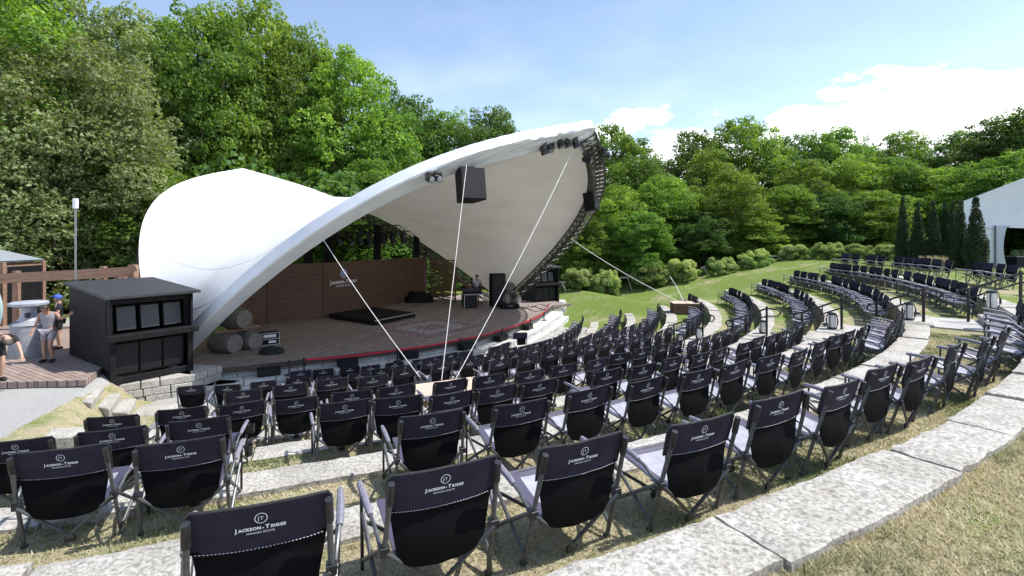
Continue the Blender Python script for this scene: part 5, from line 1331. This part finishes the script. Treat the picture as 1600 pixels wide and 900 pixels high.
# ------------------------------------------------------------------ marquee
tx = empty('marquee', 'large white marquee at the right edge with draped opening', 'marquee', (31, 33, 3.6))
zt = 3.6
def tp(px, py, d): return D(px, py, d)
d1 = 33.0; eL = tp(1506, 314, d1); pk = tp(1668, 252, d1); eR = Vector((2*pk.x-eL.x, d1, eL.z)); z_open = CZ-(352-YH)/F0*d1
xo = (1573-800)/F0*d1; xo2 = 2*pk.x-xo
def rel2(mb): return rel(tx, mb)
mb = MB()
def gable(u, v):
    x = eL.x+(eR.x-eL.x)*u; top = eL.z+(pk.z-eL.z)*(1-abs(2*u-1))**1.0
    lo = z_open-.25*abs(sin(u*pi*1.0)) if xo < x < xo2 else z_open-.1
    return (x, d1+.10*sin(v*3)*sin(u*8), lo+(top-lo)*v)
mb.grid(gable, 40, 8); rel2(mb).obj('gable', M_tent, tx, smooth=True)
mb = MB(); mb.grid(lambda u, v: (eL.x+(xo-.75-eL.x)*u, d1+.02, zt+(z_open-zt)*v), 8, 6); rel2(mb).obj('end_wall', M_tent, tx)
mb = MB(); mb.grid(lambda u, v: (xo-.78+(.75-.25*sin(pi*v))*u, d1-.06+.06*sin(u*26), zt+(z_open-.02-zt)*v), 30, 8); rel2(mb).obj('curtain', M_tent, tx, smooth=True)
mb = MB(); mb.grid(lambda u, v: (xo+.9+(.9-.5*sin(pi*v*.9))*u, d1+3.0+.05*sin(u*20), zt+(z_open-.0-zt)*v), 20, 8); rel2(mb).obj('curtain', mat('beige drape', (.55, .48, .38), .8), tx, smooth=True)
mb = MB()
def roofL(u, v): a = eL.lerp(pk, v); return (a.x+20.6*u, d1+20*u, a.z-.15*sin(pi*v))
mb.grid(roofL, 6, 6)
def roofR(u, v): a = pk.lerp(eR, v); return (a.x+20.6*u, d1+20*u, a.z-.15*sin(pi*v))
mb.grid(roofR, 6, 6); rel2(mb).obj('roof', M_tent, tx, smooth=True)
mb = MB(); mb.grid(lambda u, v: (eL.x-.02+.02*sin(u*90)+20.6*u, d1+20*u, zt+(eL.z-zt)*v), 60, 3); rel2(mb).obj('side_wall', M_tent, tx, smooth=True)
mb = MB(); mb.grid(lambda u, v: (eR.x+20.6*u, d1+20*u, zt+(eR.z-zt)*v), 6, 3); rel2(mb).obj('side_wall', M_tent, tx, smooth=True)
mb = MB(); xs = (1555-800)/F0*(d1-.1); mb.tube([(xs, d1-.1, zt), (xs, d1-.1, z_open+.0)], .035, 6); rel2(mb).obj('pole', M_rail, tx)
mb = MB(); mb.tube([(eL.x, d1-.06, z_open+.02), (xs, d1-.08, z_open-.28), (xo+.2, d1-.06, z_open-.02)], .015, 5); rel2(mb).obj('seam', M_grey, tx)
p = tp(1592, 400, 34.5)
tb = empty('buffet_table', 'dark covered table under the marquee opening', 'table', (p.x+.6, p.y, zt), 0); mb = MB(); mb.box((0, 0, .75), (2.4, .9, .06)); mb.obj('table_top', M_grey, tb); mb = MB(); mb.box((0, 0, .36), (2.3, .8, .70)); mb.obj('tablecloth', M_blk, tb, bevel=.02)
for i in range(4):
    lump('potted_plant', 'leafy dark plant on the table under the marquee, %s from the left' % ORD[i+1], 'plant', (p.x-.3+i*.55, p.y, zt+.78), (.24, .24, .45), 20+i, L_dark if False else mat('plant green', (.03, .07, .02), .7, c2=(.10, .16, .05), nscale=20), 'plants on the marquee table')
# ------------------------------------------------------------------ low rail pieces behind the shrubs
M_oldwood = mat('weathered rail wood', (.22, .20, .18), .8, c2=(.34, .32, .29), nscale=4)
fences = [((868, 441), (884, 441), 44, 'short rail piece beside the right speaker house'), ((966, 434), (990, 433), 46, 'angled timber rail between the pairs of left shrubs'), ((1095, 419), (1102, 417), 46, 'timber rail piece behind the gap after the second shrub pair'), ((1203, 401), (1222, 399), 46, 'timber rail with leaning post between the middle shrubs'), ((1262, 398), (1270, 396), 46, 'timber rail piece between the right shrubs')]
for (a, b, d, lab) in fences:
    A = D(*a, d); B = D(*b, d); r = empty('timber_rail', lab, 'fence', (A.x, A.y, HN(A.x, A.y)), group='timber rail pieces between the shrubs')
    mb = MB(); mb.bar(A, B, .08, .14); rel(r, mb).obj('rail', M_oldwood, r)
    mb = MB(); g_ = A.lerp(B, .6); mb.bar((g_.x+.45, g_.y-.2, HN(g_.x, g_.y)-.1), (g_.x, g_.y, g_.z), .09); rel(r, mb).obj('post', M_oldwood, r)
# posts of the far fence
for i, px in enumerate((921, 1006)):
    p = D(px, 440, 47); mb = MB(); mb.tube([(p.x, p.y, 0), (p.x, p.y, 1.6)], .05, 6); tag(mb.obj('fence_post', M_oldwood), 'thin wooden post on the lawn %s the shrub pair' % ('under' if i == 0 else 'left of'), 'post')
# grey object at the lower right corner: arm of a chair on the top lawn
a = G(1600, 905, 3.65+.62)
mb = MB()
o = copy_tree(protoA); o.location = (a.x+.62, a.y-.28, 3.655); o.rotation_euler = (0, 0, radians(40)); tag(o, 'chair on the top lawn, only its arm entering at the lower right corner', 'chair', 'dark folding camp chairs of the audience')
# ------------------------------------------------------------------ camera, light, sky, final scale
cam = bpy.data.cameras.new('camera'); co = bpy.data.objects.new('camera', cam); COL.objects.link(co)
co.location = (0, 0, CZ); co.rotation_euler = (pi/2, 0, 0); cam.sensor_width = 36; cam.lens = F0/1600*36; cam.shift_y = (YH-450)/1600
cam.clip_start = .05; cam.clip_end = 3000; S.camera = co
AZ, EL = radians(87), radians(57)
sun = bpy.data.lights.new('sun', 'SUN'); so = bpy.data.objects.new('sun', sun); COL.objects.link(so)
sun.energy = 4.2; sun.angle = radians(.5); sun.color = (1, .965, .90)
dv = Vector((sin(AZ)*cos(EL), cos(AZ)*cos(EL), sin(EL))); so.rotation_euler = dv.to_track_quat('Z', 'Y').to_euler(); so.location = (0, 0, 60)
w = bpy.data.worlds.new('World'); S.world = w; w.use_nodes = True; nt = w.node_tree; bg = nt.nodes['Background']; lk = nt.links.new
sky = nt.nodes.new('ShaderNodeTexSky'); sky.sky_type = 'NISHITA'; sky.sun_disc = False; sky.sun_elevation = EL; sky.sun_rotation = AZ; sky.altitude = 200; sky.dust_density = .8; sky.air_density = 1.0
bg.inputs[1].default_value = .15
tc = nt.nodes.new('ShaderNodeTexCoord'); sep = nt.nodes.new('ShaderNodeSeparateXYZ'); lk(tc.outputs['Generated'], sep.inputs[0])
def math_(op, a, b=None, c=None):
    n = nt.nodes.new('ShaderNodeMath'); n.operation = op
    for i, v in enumerate((a, b, c)):
        if v is None: continue
        if isinstance(v, (int, float)): n.inputs[i].default_value = v
        else: lk(v, n.inputs[i])
    return n.outputs[0]
def mapr(v, a, b, c, d):
    n = nt.nodes.new('ShaderNodeMapRange'); n.interpolation_type = 'SMOOTHSTEP'; lk(v, n.inputs[0])
    for i, q in enumerate((a, b, c, d)): n.inputs[i+1].default_value = q
    return n.outputs[0]
mp = nt.nodes.new('ShaderNodeMapping'); mp.inputs['Scale'].default_value = (1, 1, 2.1); lk(tc.outputs['Generated'], mp.inputs[0])
n1 = nt.nodes.new('ShaderNodeTexNoise'); n1.inputs['Scale'].default_value = 6.0; n1.inputs['Detail'].default_value = 9; n1.inputs['Roughness'].default_value = .55; lk(mp.outputs[0], n1.inputs[0])
hz_ = math_('SQRT', math_('ADD', math_('MULTIPLY', sep.outputs[0], sep.outputs[0]), math_('MULTIPLY', sep.outputs[1], sep.outputs[1])))
elv = math_('DIVIDE', sep.outputs[2], hz_)
az = math_('ARCTAN2', sep.outputs[0], sep.outputs[1])
azm = mapr(az, .06, .22, 0, 1)
val = math_('ADD', math_('MULTIPLY', math_('SUBTRACT', .242, elv), 14.0), math_('MULTIPLY', math_('SUBTRACT', n1.outputs[0], .5), 6.0))
val2 = math_('SUBTRACT', val, math_('MULTIPLY', math_('SUBTRACT', 1.0, azm), 1.2))
cl = mapr(val2, -.05, .65, 0, 1)
n2 = nt.nodes.new('ShaderNodeTexNoise'); n2.inputs['Scale'].default_value = 2.2; n2.inputs['Detail'].default_value = 8; lk(mp.outputs[0], n2.inputs[0])
thin = math_('MULTIPLY', mapr(n2.outputs[0], .48, .8, .08, .26), mapr(elv, .1, .5, 1, .3))
mx = nt.nodes.new('ShaderNodeMix'); mx.data_type = 'RGBA'; lk(math_('MAXIMUM', cl, thin), mx.inputs[0]); lk(sky.outputs[0], mx.inputs[6])
n3 = nt.nodes.new('ShaderNodeTexNoise'); n3.inputs['Scale'].default_value = 9; n3.inputs['Detail'].default_value = 6; lk(mp.outputs[0], n3.inputs[0])
cr = nt.nodes.new('ShaderNodeValToRGB'); cr.color_ramp.elements[0].color = (7.6, 8.0, 8.6, 1); cr.color_ramp.elements[1].color = (11, 11, 11, 1); cr.color_ramp.elements[0].position = .35; cr.color_ramp.elements[1].position = .6
lk(n3.outputs[0], cr.inputs[0]); lk(cr.outputs[0], mx.inputs[7]); lk(mx.outputs[2], bg.inputs[0])
S.view_settings.view_transform = 'Standard'; S.view_settings.look = 'None'; S.view_settings.gamma = 1; S.view_settings.exposure = .62
S.render.engine = 'CYCLES'
SM = Matrix.Scale(SCALE, 4)
bpy.context.view_layer.update()
for o in list(bpy.data.objects):
    if o.parent is None and o.type != 'LIGHT':
        if o.type == 'CAMERA': o.location = o.location*SCALE
        else: o.location = o.location*SCALE; o.scale = o.scale*SCALE
